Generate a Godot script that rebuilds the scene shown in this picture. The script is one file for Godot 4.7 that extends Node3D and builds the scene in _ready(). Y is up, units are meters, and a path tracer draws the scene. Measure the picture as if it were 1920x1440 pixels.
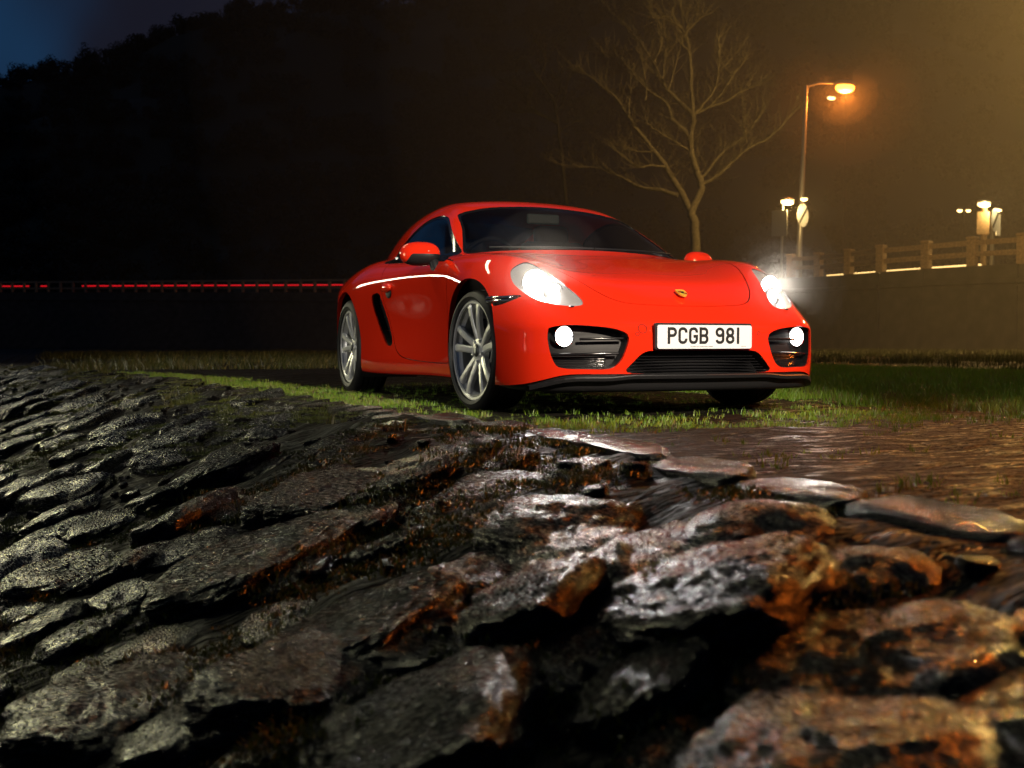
extends Node3D
# A red coupe on a wet stone bank at night. x runs along the car towards its nose, y is up, z towards the car's right side; metres.

var M := {}
var taken := {}
var rng := RandomNumberGenerator.new()

# ---------------------------------------------------------------- triangle soups
class Soup:
	var v := PackedVector3Array()
	var n := PackedVector3Array()
	var t := PackedInt32Array()
	func vert(p: Vector3, m: Vector3) -> int:
		v.append(p)
		n.append(m)
		return v.size() - 1
	func tri(a: int, b: int, c: int) -> void:
		var g := (v[b] - v[a]).cross(v[c] - v[a])
		if g.length_squared() < 1e-18:
			return
		if g.dot(n[a] + n[b] + n[c]) > 0.0:
			t.append(a); t.append(c); t.append(b)
		else:
			t.append(a); t.append(b); t.append(c)
	func quad(a: int, b: int, c: int, d: int) -> void:
		tri(a, b, c)
		tri(a, c, d)
	func flat_quad(a: Vector3, b: Vector3, c: Vector3, d: Vector3, toward: Vector3) -> void:
		var m := (b - a).cross(c - a)
		if m.length_squared() < 1e-16:
			m = (c - a).cross(d - a)
		m = m.normalized()
		if m.dot(toward) < 0.0:
			m = -m
		quad(vert(a, m), vert(b, m), vert(c, m), vert(d, m))
	func add(o: Soup, x := Transform3D()) -> void:
		var base := v.size()
		var bn := x.basis.inverse().transposed()
		for i in o.v.size():
			v.append(x * o.v[i])
			n.append((bn * o.n[i]).normalized())
		var flip := x.basis.determinant() < 0.0
		for i in range(0, o.t.size(), 3):
			t.append(base + o.t[i])
			t.append(base + o.t[i + (2 if flip else 1)])
			t.append(base + o.t[i + (1 if flip else 2)])
	func mirrored() -> Soup:
		var o := Soup.new()
		o.add(self, Transform3D(Basis(Vector3(1, 0, 0), Vector3(0, 1, 0), Vector3(0, 0, -1)), Vector3.ZERO))
		return o
	func moved(by: Vector3) -> Soup:
		var o := Soup.new()
		o.add(self, Transform3D(Basis(), by))
		return o
	func mesh() -> ArrayMesh:
		var a := []
		a.resize(Mesh.ARRAY_MAX)
		a[Mesh.ARRAY_VERTEX] = v
		a[Mesh.ARRAY_NORMAL] = n
		a[Mesh.ARRAY_INDEX] = t
		var m := ArrayMesh.new()
		if t.size():
			m.add_surface_from_arrays(Mesh.PRIMITIVE_TRIANGLES, a)
		return m

# smooth tables: authored by a few rows, laid on an even grid, softened, read as a cubic B-spline
class Curve1:
	var x0: float
	var h: float
	var d := PackedFloat32Array()
	func _init(xs: Array, ys: Array, step: float, soften := 1, even := false) -> void:
		h = step
		x0 = xs[0] - 2.0 * step
		if even:
			x0 = -4.0 * step
		var cnt := int(ceil((xs[-1] - x0) / step)) + 4
		for i in cnt:
			var x := x0 + i * step
			d.append(Curve1.read(xs, ys, absf(x) if even else x))
		for k in soften:
			var e := d.duplicate()
			for i in range(1, cnt - 1):
				e[i] = (d[i - 1] + 2.0 * d[i] + d[i + 1]) * 0.25
			d = e
	static func read(xs: Array, ys: Array, x: float) -> float:
		var k := xs.size()
		if x <= xs[0]:
			return ys[0] + (ys[1] - ys[0]) / (xs[1] - xs[0]) * (x - xs[0])
		if x >= xs[k - 1]:
			return ys[k - 1] + (ys[k - 1] - ys[k - 2]) / (xs[k - 1] - xs[k - 2]) * (x - xs[k - 1])
		var i := 0
		while x > xs[i + 1]:
			i += 1
		var w: float = xs[i + 1] - xs[i]
		var s: float = (ys[i + 1] - ys[i]) / w
		var m0 := s
		var m1 := s
		if i > 0:
			m0 = (s + (ys[i] - ys[i - 1]) / (xs[i] - xs[i - 1])) * 0.5
		if i < k - 2:
			m1 = (s + (ys[i + 2] - ys[i + 1]) / (xs[i + 2] - xs[i + 1])) * 0.5
		var t: float = (x - xs[i]) / w
		var t2 := t * t
		var t3 := t2 * t
		return (2.0 * t3 - 3.0 * t2 + 1.0) * ys[i] + (t3 - 2.0 * t2 + t) * w * m0 + (3.0 * t2 - 2.0 * t3) * ys[i + 1] + (t3 - t2) * w * m1
	func at(x: float) -> float:
		var u := clampf((x - x0) / h, 1.0, d.size() - 3.001)
		var i := int(u)
		var t := u - i
		var s := 1.0 - t
		return (s * s * s * d[i - 1] + (3.0 * t * t * t - 6.0 * t * t + 4.0) * d[i] + (3.0 * s * s * s - 6.0 * s * s + 4.0) * d[i + 1] + t * t * t * d[i + 2]) / 6.0

class Sheet2:
	var x0: float
	var y0: float
	var h: float
	var nx: int
	var ny: int
	var d := PackedFloat32Array()
	func _init(xs: Array, ys: Array, rows: Array, step: float, soften := 2, even_y := false) -> void:
		h = step
		x0 = xs[0] - 2.0 * step
		y0 = -4.0 * step if even_y else ys[0] - 2.0 * step
		nx = int(ceil((xs[-1] - x0) / step)) + 4
		ny = int(ceil((ys[-1] - y0) / step)) + 4
		var cols := []
		for j in ny:
			var y := y0 + j * step
			var col := []
			for r in rows:
				col.append(Curve1.read(ys, r, absf(y) if even_y else y))
			cols.append(col)
		d.resize(nx * ny)
		for i in nx:
			for j in ny:
				d[i * ny + j] = Curve1.read(xs, cols[j], x0 + i * step)
		for k in soften:
			var e := d.duplicate()
			for i in range(1, nx - 1):
				for j in ny:
					e[i * ny + j] = (d[(i - 1) * ny + j] + 2.0 * d[i * ny + j] + d[(i + 1) * ny + j]) * 0.25
			d = e.duplicate()
			for i in nx:
				for j in range(1, ny - 1):
					d[i * ny + j] = (e[i * ny + j - 1] + 2.0 * e[i * ny + j] + e[i * ny + j + 1]) * 0.25
	func at(x: float, y: float) -> float:
		var u := clampf((x - x0) / h, 1.0, nx - 3.001)
		var w := clampf((y - y0) / h, 1.0, ny - 3.001)
		var i := int(u)
		var j := int(w)
		var t := u - i
		var s := 1.0 - t
		var q := w - j
		var r := 1.0 - q
		var a0 := s * s * s
		var a1 := 3.0 * t * t * t - 6.0 * t * t + 4.0
		var a2 := 3.0 * s * s * s - 6.0 * s * s + 4.0
		var a3 := t * t * t
		var b0 := r * r * r
		var b1 := 3.0 * q * q * q - 6.0 * q * q + 4.0
		var b2 := 3.0 * r * r * r - 6.0 * r * r + 4.0
		var b3 := q * q * q
		var k := (i - 1) * ny + j - 1
		var k1 := k + ny
		var k2 := k1 + ny
		var k3 := k2 + ny
		return (a0 * (b0 * d[k] + b1 * d[k + 1] + b2 * d[k + 2] + b3 * d[k + 3]) + a1 * (b0 * d[k1] + b1 * d[k1 + 1] + b2 * d[k1 + 2] + b3 * d[k1 + 3]) + a2 * (b0 * d[k2] + b1 * d[k2 + 1] + b2 * d[k2 + 2] + b3 * d[k2 + 3]) + a3 * (b0 * d[k3] + b1 * d[k3 + 1] + b2 * d[k3 + 2] + b3 * d[k3 + 3])) / 36.0

# ---------------------------------------------------------------- small helpers
func smax(a: float, b: float, k: float) -> float:
	var h := maxf(k - absf(a - b), 0.0) / k
	return maxf(a, b) + h * h * k * 0.25

func smin(a: float, b: float, k: float) -> float:
	var h := maxf(k - absf(a - b), 0.0) / k
	return minf(a, b) - h * h * k * 0.25

func numbered(called: String) -> String:
	var k: int = taken.get(called, -1) + 1
	taken[called] = k
	return called if k == 0 else "%s_%03d" % [called, k]

func tag(o: Node3D, label: String, category: String, group := "", kind := "") -> void:
	if label: o.set_meta("label", label)
	if category: o.set_meta("category", category)
	if group: o.set_meta("group", group)
	if kind: o.set_meta("kind", kind)

func thing(called: String, label: String, category: String, at := Vector3.ZERO, group := "") -> Node3D:
	var o := Node3D.new()
	o.name = numbered(called)
	add_child(o)
	o.position = at
	tag(o, label, category, group)
	return o

func put(called: String, mesh: Mesh, m: Material, parent: Node = null, at := Transform3D()) -> MeshInstance3D:
	var o := MeshInstance3D.new()
	o.name = numbered(called) if parent == null else called
	o.mesh = mesh
	o.material_override = m
	o.transform = at
	if parent == null:
		add_child(o, true)
	else:
		parent.add_child(o, true)
	return o

func col(r: float, g: float, b: float) -> Color:
	return Color(r, g, b).linear_to_srgb()

func mat(name: String, c: Color, rough: float, metal := 0.0, spec := 0.5) -> StandardMaterial3D:
	var m := StandardMaterial3D.new()
	m.resource_name = name
	m.albedo_color = c
	m.roughness = rough
	m.metallic = metal
	m.metallic_specular = spec
	M[name] = m
	return m

func noise_tex(size: int, freq: float, oct: int, seed_: int, type := FastNoiseLite.TYPE_SIMPLEX_SMOOTH, ramp: Gradient = null, normal := 0.0, ridged := false) -> NoiseTexture2D:
	var f := FastNoiseLite.new()
	f.noise_type = type
	f.seed = seed_
	f.frequency = freq
	f.fractal_type = FastNoiseLite.FRACTAL_RIDGED if ridged else FastNoiseLite.FRACTAL_FBM
	f.fractal_octaves = oct
	var t := NoiseTexture2D.new()
	t.width = size
	t.height = size
	t.seamless = true
	t.noise = f
	if ramp: t.color_ramp = ramp
	if normal > 0.0:
		t.as_normal_map = true
		t.bump_strength = normal
	return t

func ramp(pairs: Array) -> Gradient:
	var g := Gradient.new()
	var o := PackedFloat32Array()
	var c := PackedColorArray()
	for p in pairs:
		o.append(p[0])
		c.append(p[1])
	g.offsets = o
	g.colors = c
	return g

func tri_scale(m: StandardMaterial3D, s: float, world := true) -> void:
	m.uv1_triplanar = true
	m.uv1_world_triplanar = world
	m.uv1_scale = Vector3(s, s, s)

# a rounded box: cube sphere blown up to a box with soft edges
func box_soup(size: Vector3, bevel := 0.0, at := Transform3D()) -> Soup:
	var s := Soup.new()
	var hs := size * 0.5
	bevel = minf(bevel, minf(hs.x, minf(hs.y, hs.z)) * 0.98)
	for axis in 3:
		for sg in [-1.0, 1.0]:
			var nn := Vector3.ZERO
			nn[axis] = sg
			var u := (axis + 1) % 3
			var w := (axis + 2) % 3
			if bevel <= 0.0:
				var q := []
				for c in [[-1, -1], [1, -1], [1, 1], [-1, 1]]:
					var p := Vector3.ZERO
					p[axis] = sg * hs[axis]
					p[u] = c[0] * hs[u]
					p[w] = c[1] * hs[w]
					q.append(s.vert(p, nn))
				s.quad(q[0], q[1], q[2], q[3])
			else:
				var steps := [-1.0, -0.5, 0.5, 1.0]
				var ids := []
				for a in steps:
					for b in steps:
						var dirn := Vector3.ZERO
						dirn[axis] = sg
						dirn[u] = signf(a) if absf(a) > 0.75 else 0.0
						dirn[w] = signf(b) if absf(b) > 0.75 else 0.0
						var core := Vector3.ZERO
						core[axis] = sg * (hs[axis] - bevel)
						core[u] = signf(a) * (hs[u] - bevel)
						core[w] = signf(b) * (hs[w] - bevel)
						dirn = dirn.normalized()
						ids.append(s.vert(core + dirn * bevel, dirn))
				for a in 3:
					for b in 3:
						s.quad(ids[a * 4 + b], ids[a * 4 + 4 + b], ids[a * 4 + 5 + b], ids[a * 4 + 1 + b])
	var o := Soup.new()
	o.add(s, at)
	return o

# a profile of (radius, along) turned about the z axis
func lathe(profile: PackedVector2Array, seg: int, smooth_angle := 0.6, arc0 := 0.0, arc1 := TAU) -> Soup:
	var s := Soup.new()
	var full := arc1 - arc0 > TAU - 0.001
	for i in profile.size() - 1:
		var a := profile[i]
		var b := profile[i + 1]
		var nrm := []
		for e in 2:
			var here := Vector2(b.y - a.y, -(b.x - a.x)).normalized()
			var other := here
			if e == 0 and i > 0:
				other = Vector2(a.y - profile[i - 1].y, -(a.x - profile[i - 1].x)).normalized()
			if e == 1 and i < profile.size() - 2:
				other = Vector2(profile[i + 2].y - b.y, -(profile[i + 2].x - b.x)).normalized()
			nrm.append((here + other).normalized() if here.dot(other) > cos(smooth_angle) else here)
		var prev := []
		for k in seg + 1:
			var g := arc0 + (arc1 - arc0) * k / seg
			var c := Vector3(cos(g), sin(g), 0)
			var n0: Vector2 = nrm[0]
			var n1: Vector2 = nrm[1]
			var ia := s.vert(c * a.x + Vector3(0, 0, a.y), c * n0.x + Vector3(0, 0, n0.y))
			var ib := s.vert(c * b.x + Vector3(0, 0, b.y), c * n1.x + Vector3(0, 0, n1.y))
			if k > 0:
				s.quad(prev[0], ia, ib, prev[1])
			prev = [ia, ib]
	return s

# a tube along points with a radius at each
func tube(pts: PackedVector3Array, radii: PackedFloat32Array, seg := 6, caps := true) -> Soup:
	var s := Soup.new()
	var k := pts.size()
	var ref := Vector3.UP
	if absf((pts[k - 1] - pts[0]).normalized().y) > 0.9:
		ref = Vector3.RIGHT
	var rings := []
	for i in k:
		var d := (pts[mini(i + 1, k - 1)] - pts[maxi(i - 1, 0)]).normalized()
		var a := d.cross(ref).normalized()
		if a.length_squared() < 0.5:
			a = d.cross(Vector3.FORWARD).normalized()
		var b := a.cross(d)
		ref = b
		var ring := []
		for j in seg:
			var g := TAU * j / seg
			var nn := a * cos(g) + b * sin(g)
			ring.append(s.vert(pts[i] + nn * radii[i], nn))
		rings.append(ring)
	for i in k - 1:
		for j in seg:
			var j2 := (j + 1) % seg
			s.quad(rings[i][j], rings[i][j2], rings[i + 1][j2], rings[i + 1][j])
	if caps:
		for e in [0, k - 1]:
			var d := (pts[1] - pts[0]).normalized() * -1.0 if e == 0 else (pts[k - 1] - pts[k - 2]).normalized()
			var c := s.vert(pts[e], d)
			for j in seg:
				s.tri(c, s.vert(s.v[rings[e][j]], d), s.vert(s.v[rings[e][(j + 1) % seg]], d))
	return s

# closed smooth outline through 2D points
func outline(pts: Array, per := 6) -> PackedVector2Array:
	var o := PackedVector2Array()
	var k := pts.size()
	for i in k:
		var p0: Vector2 = pts[(i + k - 1) % k]
		var p1: Vector2 = pts[i]
		var p2: Vector2 = pts[(i + 1) % k]
		var p3: Vector2 = pts[(i + 2) % k]
		for j in per:
			o.append(p1.cubic_interpolate(p2, p0, p3, float(j) / per))
	return o

# signed distance to a closed outline, negative inside
func poly_sd(o: PackedVector2Array, p: Vector2) -> float:
	var d := 1e9
	var inside := false
	var k := o.size()
	var j := k - 1
	for i in k:
		var a := o[i]
		var b := o[j]
		var e := b - a
		var w := p - a
		var q := w - e * clampf(w.dot(e) / e.length_squared(), 0.0, 1.0)
		d = minf(d, q.length_squared())
		if (a.y > p.y) != (b.y > p.y) and p.x < e.x * (p.y - a.y) / e.y + a.x:
			inside = not inside
		j = i
	return -sqrt(d) if inside else sqrt(d)

# flat filled outline with thickness along z, for plates, letters and badges
func slab(o: PackedVector2Array, thick: float) -> Soup:
	var s := Soup.new()
	var ids := Geometry2D.triangulate_polygon(o)
	for side in [1.0, -1.0]:
		var base := s.v.size()
		for p in o:
			s.vert(Vector3(p.x, p.y, thick * 0.5 * side), Vector3(0, 0, side))
		for i in range(0, ids.size(), 3):
			s.tri(base + ids[i], base + ids[i + 1], base + ids[i + 2])
	var mid := Vector2.ZERO
	for p in o: mid += p / o.size()
	for i in o.size():
		var a := o[i]
		var b := o[(i + 1) % o.size()]
		var t2 := (b - a).normalized()
		var nn := Vector3(t2.y, -t2.x, 0)
		if Geometry2D.is_polygon_clockwise(o):
			nn = -nn
		s.flat_quad(Vector3(a.x, a.y, thick * 0.5), Vector3(b.x, b.y, thick * 0.5), Vector3(b.x, b.y, -thick * 0.5), Vector3(a.x, a.y, -thick * 0.5), nn)
	return s

# splits a soup where fn changes sign: [where negative, where positive, the cut edges as pairs of (point, normal)]
func split(s: Soup, fn: Callable) -> Array:
	var neg := Soup.new()
	var pos := Soup.new()
	var edges := []
	var k := s.v.size()
	var f := PackedFloat32Array()
	f.resize(k)
	for i in k:
		var x: float = fn.call(s.v[i])
		f[i] = x if x != 0.0 else 1e-9
	var mapn := PackedInt32Array()
	mapn.resize(k)
	mapn.fill(-1)
	var mapp := mapn.duplicate()
	var cuts := {}
	for i in range(0, s.t.size(), 3):
		var id := [s.t[i], s.t[i + 1], s.t[i + 2]]
		var cnt := 0
		for a in id:
			if f[a] < 0.0:
				cnt += 1
		if cnt == 3 or cnt == 0:
			var into := neg if cnt == 3 else pos
			var mp := mapn if cnt == 3 else mapp
			for a in id:
				if mp[a] < 0:
					mp[a] = into.vert(s.v[a], s.n[a])
				into.t.append(mp[a])
			if cnt == 3: mapn = mp
			else: mapp = mp
			continue
		var pn := []
		var pp := []
		var cut := []
		for e in 3:
			var a: int = id[e]
			var b: int = id[(e + 1) % 3]
			if f[a] < 0.0:
				if mapn[a] < 0: mapn[a] = neg.vert(s.v[a], s.n[a])
				pn.append(mapn[a])
			else:
				if mapp[a] < 0: mapp[a] = pos.vert(s.v[a], s.n[a])
				pp.append(mapp[a])
			if (f[a] < 0.0) != (f[b] < 0.0):
				var key := a * 4000000 + b if a < b else b * 4000000 + a
				if not cuts.has(key):
					var w := f[a] / (f[a] - f[b])
					var q := s.v[a].lerp(s.v[b], w)
					var m := s.n[a].lerp(s.n[b], w).normalized()
					cuts[key] = [neg.vert(q, m), pos.vert(q, m), q, m]
				var c: Array = cuts[key]
				pn.append(c[0])
				pp.append(c[1])
				cut.append(c)
		for set_ in [[neg, pn], [pos, pp]]:
			var into: Soup = set_[0]
			var q: Array = set_[1]
			for e in range(1, q.size() - 1):
				into.tri(q[0], q[e], q[e + 1])
		if cut.size() == 2:
			edges.append([cut[0][2], cut[0][3], cut[1][2], cut[1][3]])
	return [neg, pos, edges]

# a rim that runs inwards from cut edges; way: a fixed direction, or zero for straight in
func flange(edges: Array, depth: float, way := Vector3.ZERO) -> Soup:
	var s := Soup.new()
	for e in edges:
		var a: Vector3 = e[0]
		var b: Vector3 = e[2]
		var na: Vector3 = -e[1] if way == Vector3.ZERO else way
		var nb: Vector3 = -e[3] if way == Vector3.ZERO else way
		s.flat_quad(a, b, b + nb * depth, a + na * depth, Vector3(0.3, 1, 0.2))
	return s

func make_materials() -> void:
	var p := mat("paint", col(0.7, 0.024, 0.006), 0.5, 0.0, 0.0)
	p.clearcoat_enabled = true
	p.clearcoat = 1.0
	p.clearcoat_roughness = 0.035
	mat("black", col(0.006, 0.006, 0.006), 0.7)
	mat("black_plastic", col(0.012, 0.012, 0.013), 0.42)
	mat("black_gloss", col(0.008, 0.008, 0.009), 0.12)
	mat("rubber", col(0.014, 0.014, 0.015), 0.55)
	mat("alloy", col(0.8, 0.8, 0.81), 0.32, 0.55)
	mat("dark_metal", col(0.06, 0.06, 0.065), 0.3, 0.6)
	mat("disc", col(0.28, 0.28, 0.28), 0.35, 1.0)
	mat("caliper", col(0.03, 0.03, 0.032), 0.4)
	mat("chrome", col(0.85, 0.85, 0.86), 0.08, 1.0)
	mat("brass", col(0.75, 0.5, 0.06), 0.3, 0.3)
	mat("plate", col(0.78, 0.78, 0.8), 0.35)
	mat("ink", col(0.008, 0.008, 0.008), 0.5)
	mat("trim", col(0.012, 0.011, 0.011), 0.8)
	mat("mirror_back", col(0.10, 0.12, 0.10), 0.4)
	mat("lamp_housing", col(0.75, 0.75, 0.76), 0.3, 0.7)
	var g := mat("glass", Color(0.02, 0.022, 0.022, 0.62), 0.02)
	g.transparency = BaseMaterial3D.TRANSPARENCY_ALPHA
	var l := mat("lens", Color(0.9, 0.9, 0.9, 0.08), 0.02)
	l.transparency = BaseMaterial3D.TRANSPARENCY_ALPHA
	var sl := mat("slate", col(0.24, 0.24, 0.24), 0.5)
	sl.albedo_texture = noise_tex(512, 0.012, 5, 11, FastNoiseLite.TYPE_SIMPLEX_SMOOTH, ramp([[0.0, col(0.012, 0.013, 0.012)], [0.45, col(0.024, 0.024, 0.022)], [0.62, col(0.036, 0.035, 0.031)], [1.0, col(0.075, 0.07, 0.06)]]))
	var grain := noise_tex(512, 0.02, 6, 5, FastNoiseLite.TYPE_SIMPLEX_SMOOTH, null, 0.0, true)
	var wet := noise_tex(512, 0.015, 4, 21, FastNoiseLite.TYPE_SIMPLEX_SMOOTH, ramp([[0.0, Color(0.16, 0.16, 0.16)], [0.5, Color(0.27, 0.27, 0.27)], [1.0, Color(0.6, 0.6, 0.6)]]))
	var fine := noise_tex(512, 0.05, 4, 31, FastNoiseLite.TYPE_SIMPLEX_SMOOTH, null, 7.0)
	sl.roughness_texture = wet
	sl.roughness = 0.8
	sl.heightmap_enabled = true
	sl.heightmap_texture = grain
	sl.heightmap_scale = 3.4
	sl.normal_enabled = true
	sl.normal_texture = fine
	sl.normal_scale = 1.3
	tri_scale(sl, 2.2, false)
	sl.uv1_scale = Vector3(0.9, 6.0, 4.2)
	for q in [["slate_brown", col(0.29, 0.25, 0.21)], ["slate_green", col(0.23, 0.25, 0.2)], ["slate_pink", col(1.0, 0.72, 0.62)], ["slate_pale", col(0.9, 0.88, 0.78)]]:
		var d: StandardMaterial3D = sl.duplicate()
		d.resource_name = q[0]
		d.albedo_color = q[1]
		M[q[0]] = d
	var mud := mat("mud", col(0.16, 0.16, 0.155), 1.0, 0.0, 0.28)
	mud.albedo_texture = noise_tex(512, 0.01, 5, 41, FastNoiseLite.TYPE_SIMPLEX_SMOOTH, ramp([[0.0, col(0.022, 0.016, 0.011)], [0.5, col(0.05, 0.037, 0.025)], [0.75, col(0.07, 0.055, 0.035)], [1.0, col(0.1, 0.08, 0.055)]]))
	mud.roughness_texture = noise_tex(512, 0.012, 4, 43, FastNoiseLite.TYPE_SIMPLEX_SMOOTH, ramp([[0.0, Color(0.2, 0.2, 0.2)], [0.3, Color(0.32, 0.32, 0.32)], [0.42, Color(0.68, 0.68, 0.68)], [1.0, Color(0.95, 0.95, 0.95)]]))
	mud.heightmap_enabled = true
	mud.heightmap_texture = noise_tex(512, 0.02, 6, 45)
	mud.heightmap_scale = 2.4
	mud.normal_enabled = true
	mud.normal_texture = noise_tex(512, 0.06, 4, 47, FastNoiseLite.TYPE_SIMPLEX_SMOOTH, null, 8.0)
	tri_scale(mud, 0.9)
	mud.uv1_scale = Vector3(2.0, 0.9, 0.55)
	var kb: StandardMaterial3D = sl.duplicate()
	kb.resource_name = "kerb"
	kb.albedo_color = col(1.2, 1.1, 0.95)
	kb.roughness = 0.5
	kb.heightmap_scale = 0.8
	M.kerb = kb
	var wtr := mat("puddle", col(0.012, 0.010, 0.008), 0.04)
	wtr.normal_enabled = true
	wtr.normal_texture = noise_tex(512, 0.03, 3, 51, FastNoiseLite.TYPE_SIMPLEX_SMOOTH, null, 2.0)
	wtr.normal_scale = 0.25
	tri_scale(wtr, 0.7)
	for q in [["blade", col(1, 1, 1), 0.45], ["moss", col(0.06, 0.075, 0.012), 0.8]]:
		var b := mat(q[0], q[1], q[2])
		b.vertex_color_use_as_albedo = q[0] == "blade"
		b.backlight_enabled = true
		b.backlight = Color(0.6, 0.6, 0.35)
	mat("bark", col(0.34, 0.29, 0.2), 0.8).albedo_texture = noise_tex(256, 0.03, 4, 61, FastNoiseLite.TYPE_SIMPLEX_SMOOTH, ramp([[0.0, Color(0.6, 0.6, 0.6)], [1.0, Color(1, 1, 1)]]))
	tri_scale(M.bark, 1.0)
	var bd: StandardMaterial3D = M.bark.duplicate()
	bd.albedo_color = col(0.1, 0.085, 0.06)  # darker bark copy, so the second tree looks dimly lit
	bd.resource_name = "bark_dimmed"
	M.bark_dimmed = bd
	mat("concrete", col(0.1, 0.09, 0.075), 0.85).albedo_texture = noise_tex(512, 0.01, 5, 63, FastNoiseLite.TYPE_SIMPLEX_SMOOTH, ramp([[0.0, Color(0.55, 0.55, 0.55)], [1.0, Color(1, 1, 1)]]))
	tri_scale(M.concrete, 0.25)
	mat("timber", col(0.6, 0.4, 0.22), 0.75).albedo_texture = noise_tex(256, 0.04, 4, 65, FastNoiseLite.TYPE_SIMPLEX_SMOOTH, ramp([[0.0, Color(0.6, 0.6, 0.6)], [1.0, Color(1, 1, 1)]]))
	tri_scale(M.timber, 0.8)
	mat("hill", col(0.035, 0.035, 0.022), 0.95)
	mat("leaf_dark", col(0.03, 0.028, 0.016), 0.8)
	mat("asphalt", col(0.045, 0.045, 0.045), 0.6)
	mat("steel", col(0.35, 0.34, 0.32), 0.45, 0.6)
	mat("sign_white", col(0.8, 0.8, 0.78), 0.4)
	mat("sign_black", col(0.01, 0.01, 0.01), 0.5)
	mat("sign_back", col(0.3, 0.3, 0.3), 0.5, 0.3)
	mat("stand_black", col(0.02, 0.02, 0.02), 0.5)
	for q in [["lamp_main", Color(1, 0.99, 0.96), 40.0], ["lamp_side", Color(1, 0.98, 0.95), 8.0], ["lamp_fog", Color(1, 0.98, 0.95), 14.0], ["lamp_sodium", Color(1.0, 0.55, 0.16), 14.0], ["lamp_warm", Color(1.0, 0.82, 0.5), 8.0], ["trail_red", Color(1.0, 0.03, 0.03), 0.7], ["trail_cream", Color(1.0, 0.82, 0.5), 2.2], ["trail_amber", Color(1.0, 0.5, 0.12), 1.2], ["lamp_panel", Color(1.0, 0.96, 0.8), 2.0]]:  # red, amber and strip entries belong to the added light-trail tubes
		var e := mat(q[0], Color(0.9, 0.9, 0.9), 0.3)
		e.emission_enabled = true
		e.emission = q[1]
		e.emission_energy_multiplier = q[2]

# ---------------------------------------------------------------- the car
var c_plan: Curve1
var c_rec: Curve1
var c_side: Sheet2
var c_top: Sheet2
var c_bot: Curve1
var c_roof: Curve1
var c_drop: Curve1
var c_glass: Curve1
var c_taper: Curve1
var c_rear: Curve1

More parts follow.
